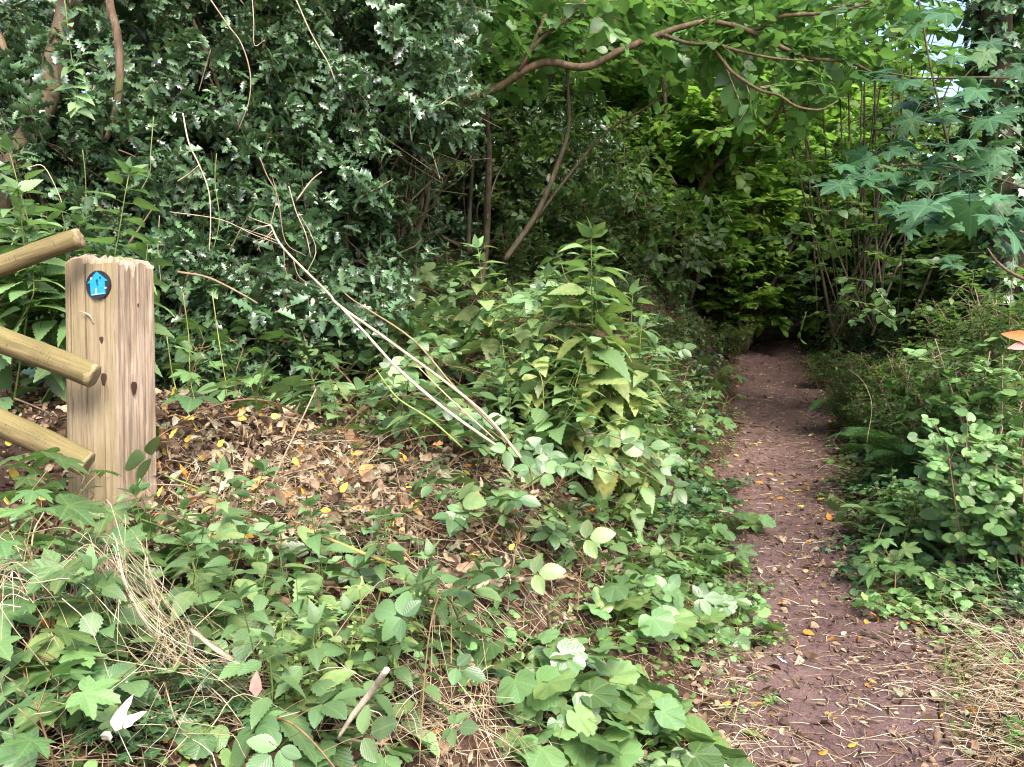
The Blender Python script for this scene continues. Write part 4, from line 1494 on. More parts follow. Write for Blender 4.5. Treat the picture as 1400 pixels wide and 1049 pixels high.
# ------------------------------------------------------------------ climbing and hanging bare stems in the holly
for poly, r, mt, lab in [
    ([(288, 0, 4.0), (312, 35, 3.95), (330, 60, 3.95), (342, 100, 3.95), (340, 140, 3.95), (325, 180, 4.0)], .006, 'stalk', "curved tan climbing stem looping down the upper middle of the holly"),
    ([(250, 155, 3.85), (258, 195, 3.8), (272, 225, 3.8), (285, 260, 3.8), (288, 300, 3.75), (286, 345, 3.75)], .006, 'stalk', "knobbly tan stem hanging in front of the holly behind the post"),
    ([(296, 210, 3.8), (294, 250, 3.8), (300, 300, 3.75), (292, 340, 3.7)], .004, 'greenstem', "thin green stem hanging just beside the knobbly tan stem"),
    ([(405, 0, 4.1), (425, 45, 4.1), (448, 85, 4.1), (458, 110, 4.1)], .006, 'stalk', "straight slanting stem near the top edge of the holly"),
    ([(345, 0, 4.1), (347, 30, 4.05), (348, 62, 4.05), (362, 55, 4.05)], .004, 'stalk', "short forked stem hanging from the top edge into the holly"),
    ([(210, 160, 3.9), (206, 210, 3.85), (205, 235, 3.85), (192, 262, 3.8)], .004, 'greenstem', "thin bent green stem left of the knobbly tan stem"),
    ([(162, 205, 3.9), (185, 215, 3.9), (205, 232, 3.9)], .007, 'twig', "short reddish branch jutting through the holly above the post"),
    ([(243, 248, 3.9), (258, 238, 3.9), (272, 226, 3.9)], .007, 'stalk', "stubby pale broken branch joined to the knobbly stem"),
    ([(175, 335, 3.7), (192, 310, 3.75), (212, 280, 3.8)], .009, 'barkgrey', "mossy slanting stem between the post top and the holly"),
    ([(218, 295, 3.8), (216, 345, 3.75), (222, 400, 3.7)], .003, 'twig', "thin dark hanging twig beside the post top"),
    ([(355, 215, 3.8), (365, 240, 3.8), (380, 270, 3.8), (390, 330, 3.8), (418, 350, 3.8)], .005, 'stalk', "pale bent dead stem left of the dry umbel heads"),
    ([(395, 255, 3.8), (405, 290, 3.8), (418, 320, 3.8), (425, 352, 3.8)], .005, 'stalk', "pale straight dead stem above the dry umbel heads"),
    ([(405, 275, 4.0), (425, 248, 4.0), (440, 235, 4.0)], .009, 'stalk', "thick pale broken branch end poking out of the holly"),
    ([(113, 205, 3.3), (117, 245, 3.3), (118, 305, 3.3)], .0035, 'greenstem', "bright yellow green tendril hanging above the upper rail"),
    ([(250, 400, 3.3), (258, 460, 3.3), (262, 530, 3.3), (284, 590, 3.25)], .004, 'greenstem', "yellow green stem curving down to the right of the post"),
    ([(290, 400, 3.4), (300, 470, 3.4), (310, 530, 3.4)], .004, 'greenstem', "yellow green stem hanging straight right of the curved one"),
    ([(228, 460, 3.0), (240, 530, 3.0), (268, 585, 3.0), (300, 650, 3.0)], .004, 'greenstem', "thin arching bramble stem dropping from the post side to the dead leaves"),
    ([(243, 372, 3.5), (285, 380, 3.5), (330, 402, 3.5), (352, 415, 3.5)], .010, 'stalk', "grey broken branch lying through the holly right of the post top"),
    ([(36, 230, 3.7), (60, 228, 3.7), (82, 270, 3.7), (85, 285, 3.7)], .004, 'stalk', "hooked dry stem at the left edge above the upper rail"),
    ([(20, 545, 2.75), (50, 557, 2.8), (78, 570, 2.85)], .006, 'twig', "bare reddish twig between the middle and lower rails"),
    ([(232, 290, 3.75), (300, 300, 3.7), (345, 320, 3.7), (385, 335, 3.7)], .004, 'stalk', "long thin pale stalk running level towards the dry umbel heads"),
    ([(565, 190, 4.8), (568, 240, 4.8), (560, 290, 4.8), (556, 305, 4.8)], .006, 'stalk', "pale hanging stem at the edge of the dark hollow"),
    ([(1160, 505, 5.2), (1180, 522, 5.0), (1192, 555, 4.9), (1185, 605, 4.8)], .0028, 'straw', "thin dry stem arching at the right edge of the path"),
]:
    trunk_thing("bare_stem", lab, poly, [r * .58, r * .5, r * .35], mt, cat="stem", part="stalk", sides=5, res=5)

# ------------------------------------------------------------------ dead stalk bundle leaning across the middle
for poly, r, mt, lab in [
    ([(718, 634, 3.55), (656, 560, 3.6), (540, 472, 3.7), (464, 418, 3.75), (448, 400, 3.8), (388, 340, 3.85), (370, 308, 3.9)], .0095, 'stalk', "longest thick dead stalk with an umbel head leaning over the brambles"),
    ([(678, 609, 3.5), (604, 556, 3.55), (540, 500, 3.65), (500, 456, 3.7), (464, 418, 3.75)], .0095, 'stalk', "pale dead stalk lying lowest in the leaning bundle"),
    ([(685, 594, 3.6), (620, 528, 3.65), (564, 464, 3.7), (488, 414, 3.75), (470, 400, 3.8)], .0065, 'stalk', "thin dead stalk along the top of the leaning bundle"),
    ([(676, 600, 3.52), (610, 540, 3.6), (570, 500, 3.62)], .005, 'stalk', "short dead stalk between the others in the leaning bundle"),
    ([(632, 612, 3.4), (590, 575, 3.4), (548, 548, 3.4), (530, 528, 3.42), (514, 505, 3.45)], .006, 'greenstem', "greenish yellow live stem slanting beneath the dead stalks"),
    ([(368, 668, 3.2), (388, 625, 3.2), (412, 575, 3.22), (432, 532, 3.25)], .005, 'stalk', "thin straight dead stalk standing in the dead leaf heap"),
]:
    poly = [(a_, b_, c_ - .55) for a_, b_, c_ in poly]
    t = trunk_thing("dead_stalk", lab, poly, [r * .55, r * .62, r * .52, r * .4], mt, cat="dead stalk", part="stalk", sides=7, res=5, rough=.05)
    if "umbel" in lab:
        g = Geo()
        b = np.array(t.location)
        for ends in ([(370, 308), (352, 312), (338, 322)], [(370, 308), (348, 300), (340, 296)], [(374, 314), (362, 325), (345, 330)], [(370, 308), (378, 270), (372, 240)], [(376, 318), (360, 330), (352, 342)], [(380, 330), (360, 322), (330, 312)],
                     [(420, 372), (432, 345), (425, 320), (408, 290)], [(400, 352), (410, 380), (440, 395)], [(388, 340), (392, 375), (420, 392)]):
            g.tube(np.array([P(x, y, 3.33 + rng.normal() * .03) for x, y in ends]) - b, .0022, .001, 4, res=3, cap=False)
        g.build("umbel_rays", M['stalk'], t)

# ------------------------------------------------------------------ planted things
LABS = {}


def plant(proto, name, label, cat, px, py, sc=1.0, rz=None, group=None, Y=None, sink=.0, tilt=None):
    if Y is None:
        p = ground_at(px, py)
    else:
        p = P(px, py, Y)
        p[2] = float(H(p[0], p[1]))
    pr = proto[int(rng.integers(0, len(proto)))] if isinstance(proto[0], list) else proto
    return spawn(pr, name, label, cat, (p[0], p[1], p[2] - sink), rng.random() * 6.28 if rz is None else rz, sc, group, (rng.normal() * .12, rng.normal() * .12) if tilt is None else tilt)


def plant_set(proto, name, label, cat, pts, sc=(.8, 1.2), group=None):
    for x, y in pts:
        plant(proto, name, label, cat, x, y, rng.uniform(*sc), group=group)


def reg(n, x0, x1, y0, y1):
    return [(rng.uniform(x0, x1), rng.uniform(y0, y1)) for _ in range(n)]


# central clump of tall yellowing nettles; base of clump about (800,640)
for i, (x, Y, sc, pr_) in enumerate([(795, 4.0, 1.3, 0), (838, 4.0, 1.28, 2), (765, 4.1, 1.25, 1), (850, 4.3, 1.05, 1), (815, 4.0, 1.08, 0), (715, 4.3, 1.0, 0), (880, 4.4, .7, 2), (850, 3.9, .8, 1), (745, 4.0, .8, 2), (780, 4.3, 1.15, 1), (830, 4.3, 1.15, 0)]):
    plant(NETY[pr_], "nettle_plant", "tall nettle with drooping yellow blotched leaves in the clump by the path", "nettle", x, 600, sc, Y=Y, group="yellowing nettles beside the path")
for x, y in [(700, 640), (730, 655), (770, 660), (810, 655), (850, 650), (890, 640), (920, 630), (940, 610), (830, 625), (760, 620), (790, 640), (870, 620), (905, 600), (930, 575), (955, 560), (960, 590), (880, 585)]:
    plant(NET + NETBIG[:1], "nettle_plant", "green nettle filling the lower front of the tall yellowing clump", "nettle", x, y + 10, rng.uniform(.8, 1.2), group="green nettles under the yellowing clump")
plant_set(SYCS, "sycamore_seedling", "lobed sycamore seedling at the path side foot of the nettle clump", "seedling", [(850, 640), (880, 650), (905, 640), (935, 640), (960, 625), (985, 600), (975, 560), (990, 540), (870, 670), (830, 660), (910, 610), (940, 600)], (.9, 1.3), "sycamore seedlings below the nettle clump")
# brambles and nettles over the middle bank
for x, y in reg(36, 390, 730, 420, 640) + [(540, 420), (600, 420), (640, 430), (560, 380), (610, 390), (660, 410), (690, 440), (510, 440), (480, 400)]:
    plant(BRAM, "bramble", "bramble spray on the bank under the leaning dead stalks", "bramble", x, y, rng.uniform(.75, 1.15), group="brambles on the middle of the bank")
for x, y in reg(18, 430, 720, 430, 640):
    plant(NET + SYCS, "bank_plant", "green leafy plant among the brambles behind the dead leaf heap", "plant", x, y, rng.uniform(.7, 1.1), group="leafy plants among the bank brambles")
for x, y in reg(11, 560, 780, 630, 720):
    plant(BRAM, "bramble", "bramble spray with broad leaflets right of the dead leaf heap", "bramble", x, y, rng.uniform(.6, .95), group="brambles right of the dead leaf heap")
for x, y in [(600, 850), (640, 870), (630, 800), (690, 790), (700, 760), (760, 740), (720, 730), (810, 770), (780, 800), (660, 740), (830, 745), (740, 850), (590, 800), (690, 700), (640, 690)] + reg(5, 570, 880, 690, 850):
    plant(BRAM, "bramble", "large leaved bramble in the lower middle foreground", "bramble", x, y + 25, rng.uniform(.55, .85), group="brambles in the lower middle foreground")
for x, y in reg(8, 540, 760, 850, 1046):
    plant(BRAM[:2] + NET[:2] + AVENS[2:] + TREF + SYCS[3:], "bank_plant", "small green plant poking through the dry grass at the bottom middle", "plant", x, y, rng.uniform(.45, .75), group="small plants at the bottom middle")
# lower left: nettles, pale dead nettle, sycamore seedlings
for x, y in [(250, 760), (290, 770), (330, 790), (370, 780), (410, 800), (260, 820), (300, 840), (350, 850), (400, 850), (430, 830), (320, 750), (380, 745), (230, 740), (270, 735), (440, 770)]:
    plant(NET[:3], "nettle_plant", "fresh green nettle in front of the post foot", "nettle", x, y + 60, rng.uniform(.5, .78), group="nettles in front of the post")
for x, y in [(400, 960), (430, 950), (470, 930), (510, 915), (540, 900), (410, 1000), (380, 930), (495, 895), (425, 905), (450, 975), (520, 930), (395, 985), (485, 950)]:
    plant(LIME, "dead_nettle", "pale yellow green dead nettle in the bottom left foreground", "dead nettle", x, y + 15, rng.uniform(.6, 1.0), group="pale dead nettles in the foreground")
for x, y in [(130, 800), (110, 880), (50, 900), (135, 930), (20, 880), (90, 1046), (60, 800), (150, 790), (30, 780), (100, 770), (200, 790), (20, 1010), (60, 1000), (15, 720)]:
    plant(SYCS, "sycamore_seedling", "lobed sycamore seedling in the bottom left corner", "seedling", x, y + 30, rng.uniform(.7, 1.05), group="sycamore seedlings in the bottom left")
for x, y in [(60, 950), (110, 960), (30, 985), (90, 930), (150, 985), (200, 980), (260, 1000), (15, 940)]:
    plant(IVYP, "ivy_patch", "low dark shiny ivy on the soil in the bottom left", "ivy", x, y, rng.uniform(.6, .9), group="ivy in the bottom left", sink=-.01)
for x, y in reg(26, 0, 620, 810, 1046) + reg(10, 240, 560, 960, 1046):
    plant(NET[:2] + BRAM[:1] + AVENS[2:] + NET[:1], "bank_plant", "small green plant in the tangle at the lower left", "plant", x, y, rng.uniform(.6, .9), group="small plants at the lower left")
# nettles at the left edge behind the upper rail
for i, (x, Y, sc) in enumerate([(15, 3.25, 1.45), (50, 3.3, 1.35), (90, 3.4, 1.2), (-25, 3.2, 1.6), (130, 3.3, .95)]):
    plant(NETBIG[i % 3], "nettle_plant", "tall nettle standing behind the upper rail at the left edge", "nettle", x, 500, sc, Y=Y, group="nettles behind the upper rail")
# avens and dock in the bottom middle
for x, y in [(730, 960), (780, 940), (840, 960), (760, 1000), (820, 1000), (870, 1010), (800, 1040), (700, 930), (880, 960), (750, 905), (860, 1046), (930, 1046)]:
    plant(AVENS, "avens_plant", "round leaved avens rosette at the bottom middle", "plant", x, y + 12, rng.uniform(.85, 1.2), group="avens rosettes at the bottom middle")
plant(PLAN[0], "plantain", "broad pale plantain leaves beside the path in the foreground", "plantain", 900, 985, 1.0)
plant(PLAN[1], "plantain", "smaller plantain in front of the broad pale plantain", "plantain", 950, 1015, 1.0)
plant(PLAN[1], "plantain", "plantain half hidden among the avens rosettes", "plantain", 845, 930, 1.1)
plant_set(GCOV + AVENS + TREF + NET[:1], "ground_plant", "low leafy plant on the slope left of the path", "plant", reg(40, 800, 1012, 690, 900), (.7, 1.15), "low leafy plants left of the path")
plant_set(TREF + SYCS[3:], "ground_plant", "bluish leafy plant on the left path edge", "plant", [(1010, 830), (1035, 810), (990, 845), (960, 800), (930, 790), (1000, 790), (900, 740), (960, 760), (870, 800), (910, 830)], (.5, .75), "bluish plants at the left path edge")
plant_set(GCOV + TREF, "ground_plant", "low leafy plant between nettles and path", "plant", reg(16, 830, 975, 620, 720), (.7, 1.1), "low plants between nettles and path")
# right bank
plant(SHR[0], "round_leaved_shrub", "pale round leaved shrub at the right edge above the ivy", "shrub", 1325, 640, 1.0, Y=3.9)
for x, Y, sc, k in [(1165, 7.3, .45, 0), (1190, 7.0, .55, 1), (1220, 6.9, .6, 0), (1255, 6.9, .7, 1), (1260, 5.4, .75, 0), (1310, 5.6, .95, 1), (1365, 5.3, 1.0, 0), (1225, 6.0, .6, 1), (1400, 5.0, 1.1, 0)]:
    plant(SHD[k], "dark_shrub", "dark green shrub behind the round leaved shrubs at the right", "shrub", x, 500, sc, Y=Y, group="dark shrubs behind the right verge")
plant(SHR[1], "round_leaved_shrub", "pale round leaved shrub standing just behind the log at the right", "shrub", 1350, 640, 1.25, Y=4.5)
plant(SHR[0], "round_leaved_shrub", "low round leaved shrub between the fern and the path edge", "shrub", 1235, 640, .42, Y=4.5)
plant(SHR[1], "round_leaved_shrub", "second round leaved shrub close to the right edge of view", "shrub", 1400, 640, 1.1, Y=3.7)
plant(SHR[1], "round_leaved_shrub", "smaller round leaved shrub nearer the path", "shrub", 1285, 620, .62, Y=4.2)
for x, Y, k, sc in [(1232, 5.3, 0, 1.05), (1200, 6.4, 1, .9), (1272, 5.1, 1, 1.1)]:
    plant(FERN[k], "fern", {1232: "feathery green fern between the path and the round leaved shrub", 1200: "fern behind the feathery front fern, nearer the path", 1272: "fern half hidden behind the round leaved shrub"}[x], "fern", x, 520, sc, Y=Y)
plant(FERN[1], "fern", "small dark fern in the shade by the far path", "fern", 1180, 470, 1.2, Y=7.4)
for x, Y, sc, k in [(1330, 5.0, .8, 0), (1390, 5.0, .9, 1), (1260, 6.2, .7, 0), (1180, 6.8, .55, 1), (1300, 6.4, .8, 1), (1360, 6.3, .9, 0), (1150, 8.3, .6, 0), (1210, 7.5, .7, 1), (1120, 9.5, .6, 1), (1160, 10.5, .7, 0), (960, 9.0, .55, 1), (930, 7.5, .6, 0), (985, 8.2, .4, 1), (1000, 11, .55, 0), (905, 6.4, .5, 0), (860, 7, .6, 1), (700, 7.2, .5, 0)]:
    plant(SHD[k], "dark_shrub", "dark green leafy shrub in the shade flanking the path", "shrub", x, 500, sc, Y=Y, group="dark shrubs flanking the path")
for x, y in reg(16, 1200, 1400, 500, 650):
    plant(BRAM[:2] + NET[1:3] + SYCS + TREF, "bank_plant", "mixed leafy plant in the right verge around the round leaved shrubs", "plant", x, y, rng.uniform(.7, 1.15), group="mixed plants in the right verge", Y=rng.uniform(3.7, 5.0))
plant_set(TREF, "ground_plant", "three lobed leafy plant in the patch right of the path", "plant", reg(40, 1190, 1400, 650, 850), (.7, 1.1), "lobed ground plants right of the path")
plant_set(IVYP, "ivy_patch", "dark ivy on the ground right of the path", "ivy", reg(12, 1190, 1400, 690, 840) + reg(5, 1140, 1240, 560, 680), (.8, 1.2), "ivy right of the path")
plant_set(SYCS, "sycamore_seedling", "sycamore seedling under the round leaved shrub", "seedling", [(1270, 640), (1300, 650), (1350, 660), (1390, 640), (1240, 610), (1380, 700), (1260, 590), (1220, 600), (1320, 620), (1290, 690), (1330, 690), (1360, 700), (1400, 690), (1260, 660), (1310, 670), (1345, 680)], (.9, 1.4), "sycamore seedlings right of the path")
plant_set(GCOV + NET[:1], "ground_plant", "small green plant along the right path edge", "plant", reg(22, 1140, 1260, 540, 720), (.6, 1.0), "small plants at the right path edge")
plant_set(GRS, "grass_tuft", "short green grass tuft in the dry grass at the bottom right", "grass tuft", reg(4, 1300, 1400, 880, 1040) + [(1240, 740), (1330, 840)], (.35, .6), "grass tufts at the bottom right")
plant_set(IVYP, "ivy_patch", "ivy trailing over the ground left of the path", "ivy", reg(10, 880, 1020, 660, 760), (.7, 1.0), "ivy left of the path")
plant_set(GCOV, "ground_plant", "tiny pale green weed at the dry left edge of the path", "plant", reg(12, 950, 1060, 860, 1040), (.3, .5), "tiny weeds at the left path edge")
for x, Y, k in [(540, 4.5, 3), (580, 4.7, 5), (620, 4.6, 3), (650, 4.8, 5), (600, 5.1, 1), (690, 5.0, 3), (470, 4.3, 3), (510, 4.2, 5)]:
    plant(BRAM[k], "bramble", "tall bramble shoot standing up before the dark hollow", "bramble", x, 400, 1.25, Y=Y, group="tall brambles before the dark hollow")
for i in range(64):
    Y = rng.uniform(5.0, 12.5)
    d_ = -rng.uniform(.62, 2.6) if i % 3 else rng.uniform(.65, 2.0)
    x = float(cxp(Y)) + d_
    p = G(x, Y)
    pr_ = (SHD + NETBIG + BRAM[2:4] + SYCS[1:3])[int(rng.integers(0, 9))]
    spawn(pr_, "bank_plant", "leafy plant on the bank " + ("left" if d_ < 0 else "right") + " of the upper path", "plant", p, rng.random() * 6.28, rng.uniform(.45, .8), "leafy plants on the bank " + ("left" if d_ < 0 else "right") + " of the upper path")
for x, y in [(250, 560), (290, 575), (330, 590), (370, 590), (400, 600), (440, 560), (420, 520), (460, 500), (395, 560), (350, 560), (440, 620), (480, 560), (470, 610)]:
    plant(BRAM + SYCS[1:3], "bramble", "bramble shoot in front of the low holly above the dead leaf heap", "bramble", x, y, rng.uniform(.6, .95), group="brambles in front of the low holly", Y=3.45 + rng.random() * .3)
for x, y in reg(10, 720, 930, 420, 560):
    plant(BRAM, "bramble", "bramble behind the yellowing nettle clump", "bramble", x, y, rng.uniform(.8, 1.2), group="brambles behind the nettle clump")

# ------------------------------------------------------------------ loose cover (uncountable)


def scatter(n, x0, x1, y0, y1, f=None):
    X = rng.uniform(x0, x1, n)
    Y = rng.uniform(y0, y1, n)
    if f is not None:
        k = f(X, Y)
        X, Y = X[k], Y[k]
    return np.stack([X, Y, H(X, Y)], 1)


def dfp(X, Y):
    return X - cxp(Y)


def stuff(name, label, g, mat):
    return tag(g.build(name, M[mat]), label, None, kind="stuff")


g = Geo()
p = scatter(30000, -4, 7, 4.6, 13, lambda X, Y: (rng.random(len(X)) < np.clip(.16 + .5 * np.abs(dfp(X, Y)), 0, .8) * np.clip(1.5 - Y / 12, .35, 1)) & (np.abs(dfp(X, Y)) < 4))
p2_ = scatter(44000, -2.6, 3.6, .9, 4.7, lambda X, Y: rng.random(len(X)) < np.clip(.10 + .75 * np.abs(dfp(X, Y)), 0, .9))
p = np.concatenate([p, p2_])
n = len(p)
many(g, T_DEAD + T_FLAT, p + Z3 * (.012 + .014 * rng.random((n, 1))), rdir(n, 0, .4), rdir(n, .9), .012 + .045 * rng.random(n) ** 2, tint=rng.random(n) ** 1.2 * .95)
stuff("leaf_litter", "brown leaf litter on the woodland floor", g, 'litter')
# heap of dead bramble leaves right of the post
g = Geo()
p = scatter(7000, -1.8, .25, 2.3, 3.5, lambda X, Y: rng.random(len(X)) < np.exp(-(((X + .78) / .60) ** 2 + ((Y - 2.78 - .25 * np.clip(-X - .8, 0, 1)) / .34) ** 2) ** 1.5))
n = len(p)
many(g, T_DEAD, p + Z3 * (.01 + .085 * rng.random((n, 1))), rdir(n, -.1, .9), rdir(n, .4), .020 + .05 * rng.random(n) ** 1.7, tint=np.clip(rng.normal(.64, .24, n), 0, .92), wid=.5 + .6 * rng.random(n))
stuff("dead_leaf_heap", "heap of curled brown dead bramble leaves beside the post", g, 'litter')
g = Geo()
q = p[rng.random(n) < .035] + Z3 * .11
many(g, T_FLAT, q, rdir(len(q), 0, .4), rdir(len(q), .9), .022 + .02 * rng.random(len(q)), tint=rng.random(len(q)))
stuff("yellow_leaves", "yellow leaves mixed into the dead leaf heap", g, 'yellowleaf')


def straws(g, n, px, py, Lr, spread, direc=None, lift=.03, bend=.15, rr=(.0009, .0016), flat=.18, tint=None):
    for _ in range(n):
        c = ground_at(px + rng.normal() * spread[0], py + rng.normal() * spread[1])
        L = rng.uniform(*Lr)
        d = unit(np.array(direc) + rng.normal(size=3) * .45) if direc is not None else rdir(1, .05, flat)[0]
        m = c + d * L * .5 + rng.normal(size=3) * bend * L * np.array([1, 1, .3]) + Z3 * lift * rng.random()
        e = c + d * L + rng.normal(size=3) * bend * L * np.array([1, 1, .3])
        c, m, e = [np.array([v[0], v[1], max(v[2], float(H(v[0], v[1])) + .012 + lift * rng.random() * .6)]) for v in (c, m, e)]
        g.tube([c, m, e], rng.uniform(*rr), .0006, 3, res=4, cap=False, tint=rng.random() if tint is None else tint)


g = Geo()
straws(g, 420, 1375, 950, (.05, .22), (42, 60), (-.9, -.25, .05))
straws(g, 70, 1240, 930, (.05, .2), (50, 50), (-.9, .1, .02), lift=.01)
straws(g, 260, 1390, 880, (.1, .3), (40, 40), (-.8, -.3, .1))
straws(g, 150, 985, 900, (.05, .2), (30, 60), None)
straws(g, 90, 1010, 1030, (.05, .2), (40, 40), None)
straws(g, 230, 610, 1000, (.05, .22), (70, 40), None, lift=.06, flat=.4)
straws(g, 180, 300, 930, (.06, .25), (50, 40), None, lift=.05)
straws(g, 160, 80, 1010, (.1, .35), (80, 40), None, lift=.06, flat=.4)
straws(g, 700, 420, 690, (.06, .3), (110, 45), None, lift=.06, flat=.3)
straws(g, 220, 800, 860, (.05, .25), (100, 80), None, lift=.05, flat=.4)
straws(g, 120, 660, 700, (.08, .3), (80, 40), None, lift=.06, flat=.4)
straws(g, 180, 1170, 640, (.1, .35), (30, 60), None, lift=.04)
straws(g, 90, 200, 940, (.15, .4), (150, 60), None, lift=.16, flat=.5, rr=(.0010, .0018))
straws(g, 90, 650, 850, (.12, .35), (130, 80), None, lift=.14, flat=.5, rr=(.0010, .0018))
stuff("dry_grass", "pale dry grass and straw lying over the soil", g, 'straw')
g = Geo()
g2 = Geo()
for _ in range(1800):
    Y = 2.3 + 9 * rng.random() ** 1.6
    x = cxp(Y) + rng.normal() * .3
    straws_c = np.array([x, Y, float(H(x, Y)) + .012])
    d = rdir(1, 0, .0)[0]
    L = .03 + .11 * rng.random() ** 2
    e = straws_c + d * L
    e[2] = float(H(e[0], e[1])) + .012
    (g if rng.random() < .72 else g2).tube([straws_c, (straws_c + e) / 2 + np.array([rng.normal() * .01, rng.normal() * .01, .004]), e], .0012 + .0016 * rng.random(), .001, 4, res=2)
stuff("straw_debris", "pale straw bits scattered on the dirt path", g2, 'straw')
stuff("path_debris", "small twigs and stalk bits scattered on the dirt path", g, 'twig')
g = Geo()
p = scatter(90000, .2, 4.6, 1.5, 13, lambda X, Y: (np.abs(dfp(X, Y)) < .62) & (rng.random(len(X)) < np.clip(.34 + 1.1 * np.abs(dfp(X, Y) + .1) + .25 * np.sin(Y * 3) * np.sin(X * 7 + Y), .08, 1) * np.clip((Y - 1) / 3.5, .35, 1)))
n = len(p)
many(g, T_FLAT, p + Z3 * .011, rdir(n, 0, .05), rdir(n, 3), .006 + .030 * rng.random(n) ** 3, tint=rng.random(n) ** .9)
stuff("leaf_fragments", "crumbled leaf fragments trodden into the dirt path", g, 'litter')
# tiny weeds
g = Geo()
p = scatter(30000, -3, 6, .9, 9, lambda X, Y: (np.abs(dfp(X, Y)) > .40) & (np.sin(X * 3.1 + 1) * np.sin(Y * 2.7) + .5 * np.sin(X * 9 + Y * 7) > .0) & (rng.random(len(X)) < .5) & (np.abs(dfp(X, Y)) < 2.6))
p = p[~((np.abs(p[:, 0] + .75) < .65) & (np.abs(p[:, 1] - 3.0) < .5))]
n = len(p)
for k in range(3):
    many(g, T_ROUND, p + rng.normal(size=(n, 3)) * np.array([.02, .02, .01]) + Z3 * (.03 + .015 * k), rdir(n, .2, .5), rdir(n, 1.6), .010 + .012 * rng.random(n))
stuff("ground_cover", "tiny leaved green weeds covering the banks", g, 'weed')
g = Geo()
p = scatter(46000, -4, 8, 4.5, 15, lambda X, Y: (np.abs(dfp(X, Y)) > .58) & (rng.random(len(X)) < .55))
n = len(p)
many(g, T_IVY, p + Z3 * (.03 + .05 * rng.random((n, 1))), rdir(n, 0, .4), rdir(n, 1.2), .035 + .03 * rng.random(n))
stuff("ivy_cover", "dark ivy leaves covering the shaded ground further back", g, 'ivy')

# ------------------------------------------------------------------ single fallen things


def proto_leaf(tm, mat, L, age=0):
    g = Geo()
    g.add(tm, [(0, 0, 0)], [(0, 1, 0)], [(0, 0, 1.)], L, age=age)
    return g.mesh("fallen_leaf", M[mat])


def fallen(me, label, px, py, rz=None, sc=1.0, group=None, lift=.014, name="fallen_leaf", cat="leaf", tilt=.25):
    p = ground_at(px, py)
    o = link(name, me)
    o.location = (p[0], p[1], p[2] + lift)
    o.rotation_euler = (rng.normal() * tilt, rng.normal() * tilt, rng.random() * 6.28 if rz is None else rz)
    o.scale = (sc,) * 3
    return tag(o, label, cat, group)


FL = {k: [proto_leaf(tm, m, 1) for tm in T_FLAT + T_SYCLO] for k, m in (("yellow", 'yellowleaf'), ("orange", 'orangeleaf'), ("pale", 'paleleaf'), ("brown", 'brownleaf'))}
for x, y, k, L in [(1084, 674, "yellow", .07), (1104, 672, "yellow", .07), (1130, 684, "orange", .05), (1136, 715, "orange", .08), (1112, 741, "pale", .08), (1125, 777, "pale", .06), (1063, 830, "orange", .05)]:
    fallen(FL[k][int(rng.integers(0, 4))], {"yellow": "bright yellow fallen leaf lying midway along the dirt path", "orange": "orange fallen leaf lying midway along the dirt path", "pale": "pale tan fallen leaf lying on the middle of the dirt path"}[k], x, y, sc=L, group=k + " leaves midway along the path")
fallen(FL["pale"][3], "pale yellow lobed leaf on the dry grass at the bottom right", 1310, 917, sc=.045)
fallen(FL["pale"][0], "whitish leaf at the right side of the dirt in the foreground", 1275, 897, sc=.05)
fallen(FL["pale"][2], "whitish leaf lying in the dry grass at the right edge", 1360, 897, sc=.05)
fallen(FL["pale"][1], "whitish folded leaf on the left side of the bare dirt", 1094, 946, sc=.05)
fallen(FL["pale"][0], "cream leaf among green plants at the right edge", 1390, 801, sc=.06)
fallen(FL["yellow"][0], "small yellow leaf on the right path edge below the plants", 1245, 773, sc=.03)
fallen(FL["orange"][3], "orange curled leaf on the path edge beside the dry grass", 1264, 867, sc=.04)
fallen(FL["yellow"][1], "pale yellow leaf in the dirt at the bottom edge", 1158, 1026, sc=.04)
fallen(FL["orange"][0], "orange leaf beside the bluish plants at the left path edge", 1030, 830, sc=.06)
fallen(FL["orange"][1], "small orange leaf on the dry litter left of the path", 1018, 895, sc=.03)
gl = Geo()
gl.add(T_PLANT[1], [(0, 0, 0)], [(0, 1, 0)], [(0, 0, 1.)], .085, age=.6)
fallen(gl.mesh("fallen_leaf", M['plantain']), "large grey green fallen leaf at the bottom edge left of the path", 1012, 1008, rz=-1.9, lift=.02)
gl = Geo()
gl.add(T_FLAT[1], [(0, 0, 0)], [(0, 1, 0)], [(0, 0, 1.)], .05, wid=.5)
M['bluewhite'] = plain('feather_grey', (.42, .46, .56), .6)
fallen(gl.mesh("feather", M['bluewhite']), "small bluish white feather on the litter left of the bare dirt", 1078, 912, rz=.9, name="feather", cat="feather")
pts = [(1000 + rng.random() * 200, 468 + 240 * rng.random() ** .8) for _ in range(170)]
for x, y in pts:
    k = ("pale", "orange", "brown", "yellow", "brown", "pale")[int(rng.integers(0, 6))]
    q = ground_at(x, y)
    if abs(q[0] - cxp(q[1])) < .55:
        fallen(FL[k][int(rng.integers(0, 3))], k + " fallen leaf on the shaded upper stretch of the path", x, y, sc=rng.uniform(.035, .07), group=k + " leaves on the upper path")
for x, y in [(1000 + rng.random() * 330, 700 + 340 * rng.random()) for _ in range(60)]:
    k = ("pale", "brown", "brown", "brown", "orange")[int(rng.integers(0, 5))]
    q = ground_at(x, y)
    if abs(q[0] - cxp(q[1])) < .75:
        fallen(FL[k][int(rng.integers(0, 3))], "small " + k + " fallen leaf on the near stretch of the path", x, y, sc=rng.uniform(.018, .035), group="small " + k + " leaves on the near path")
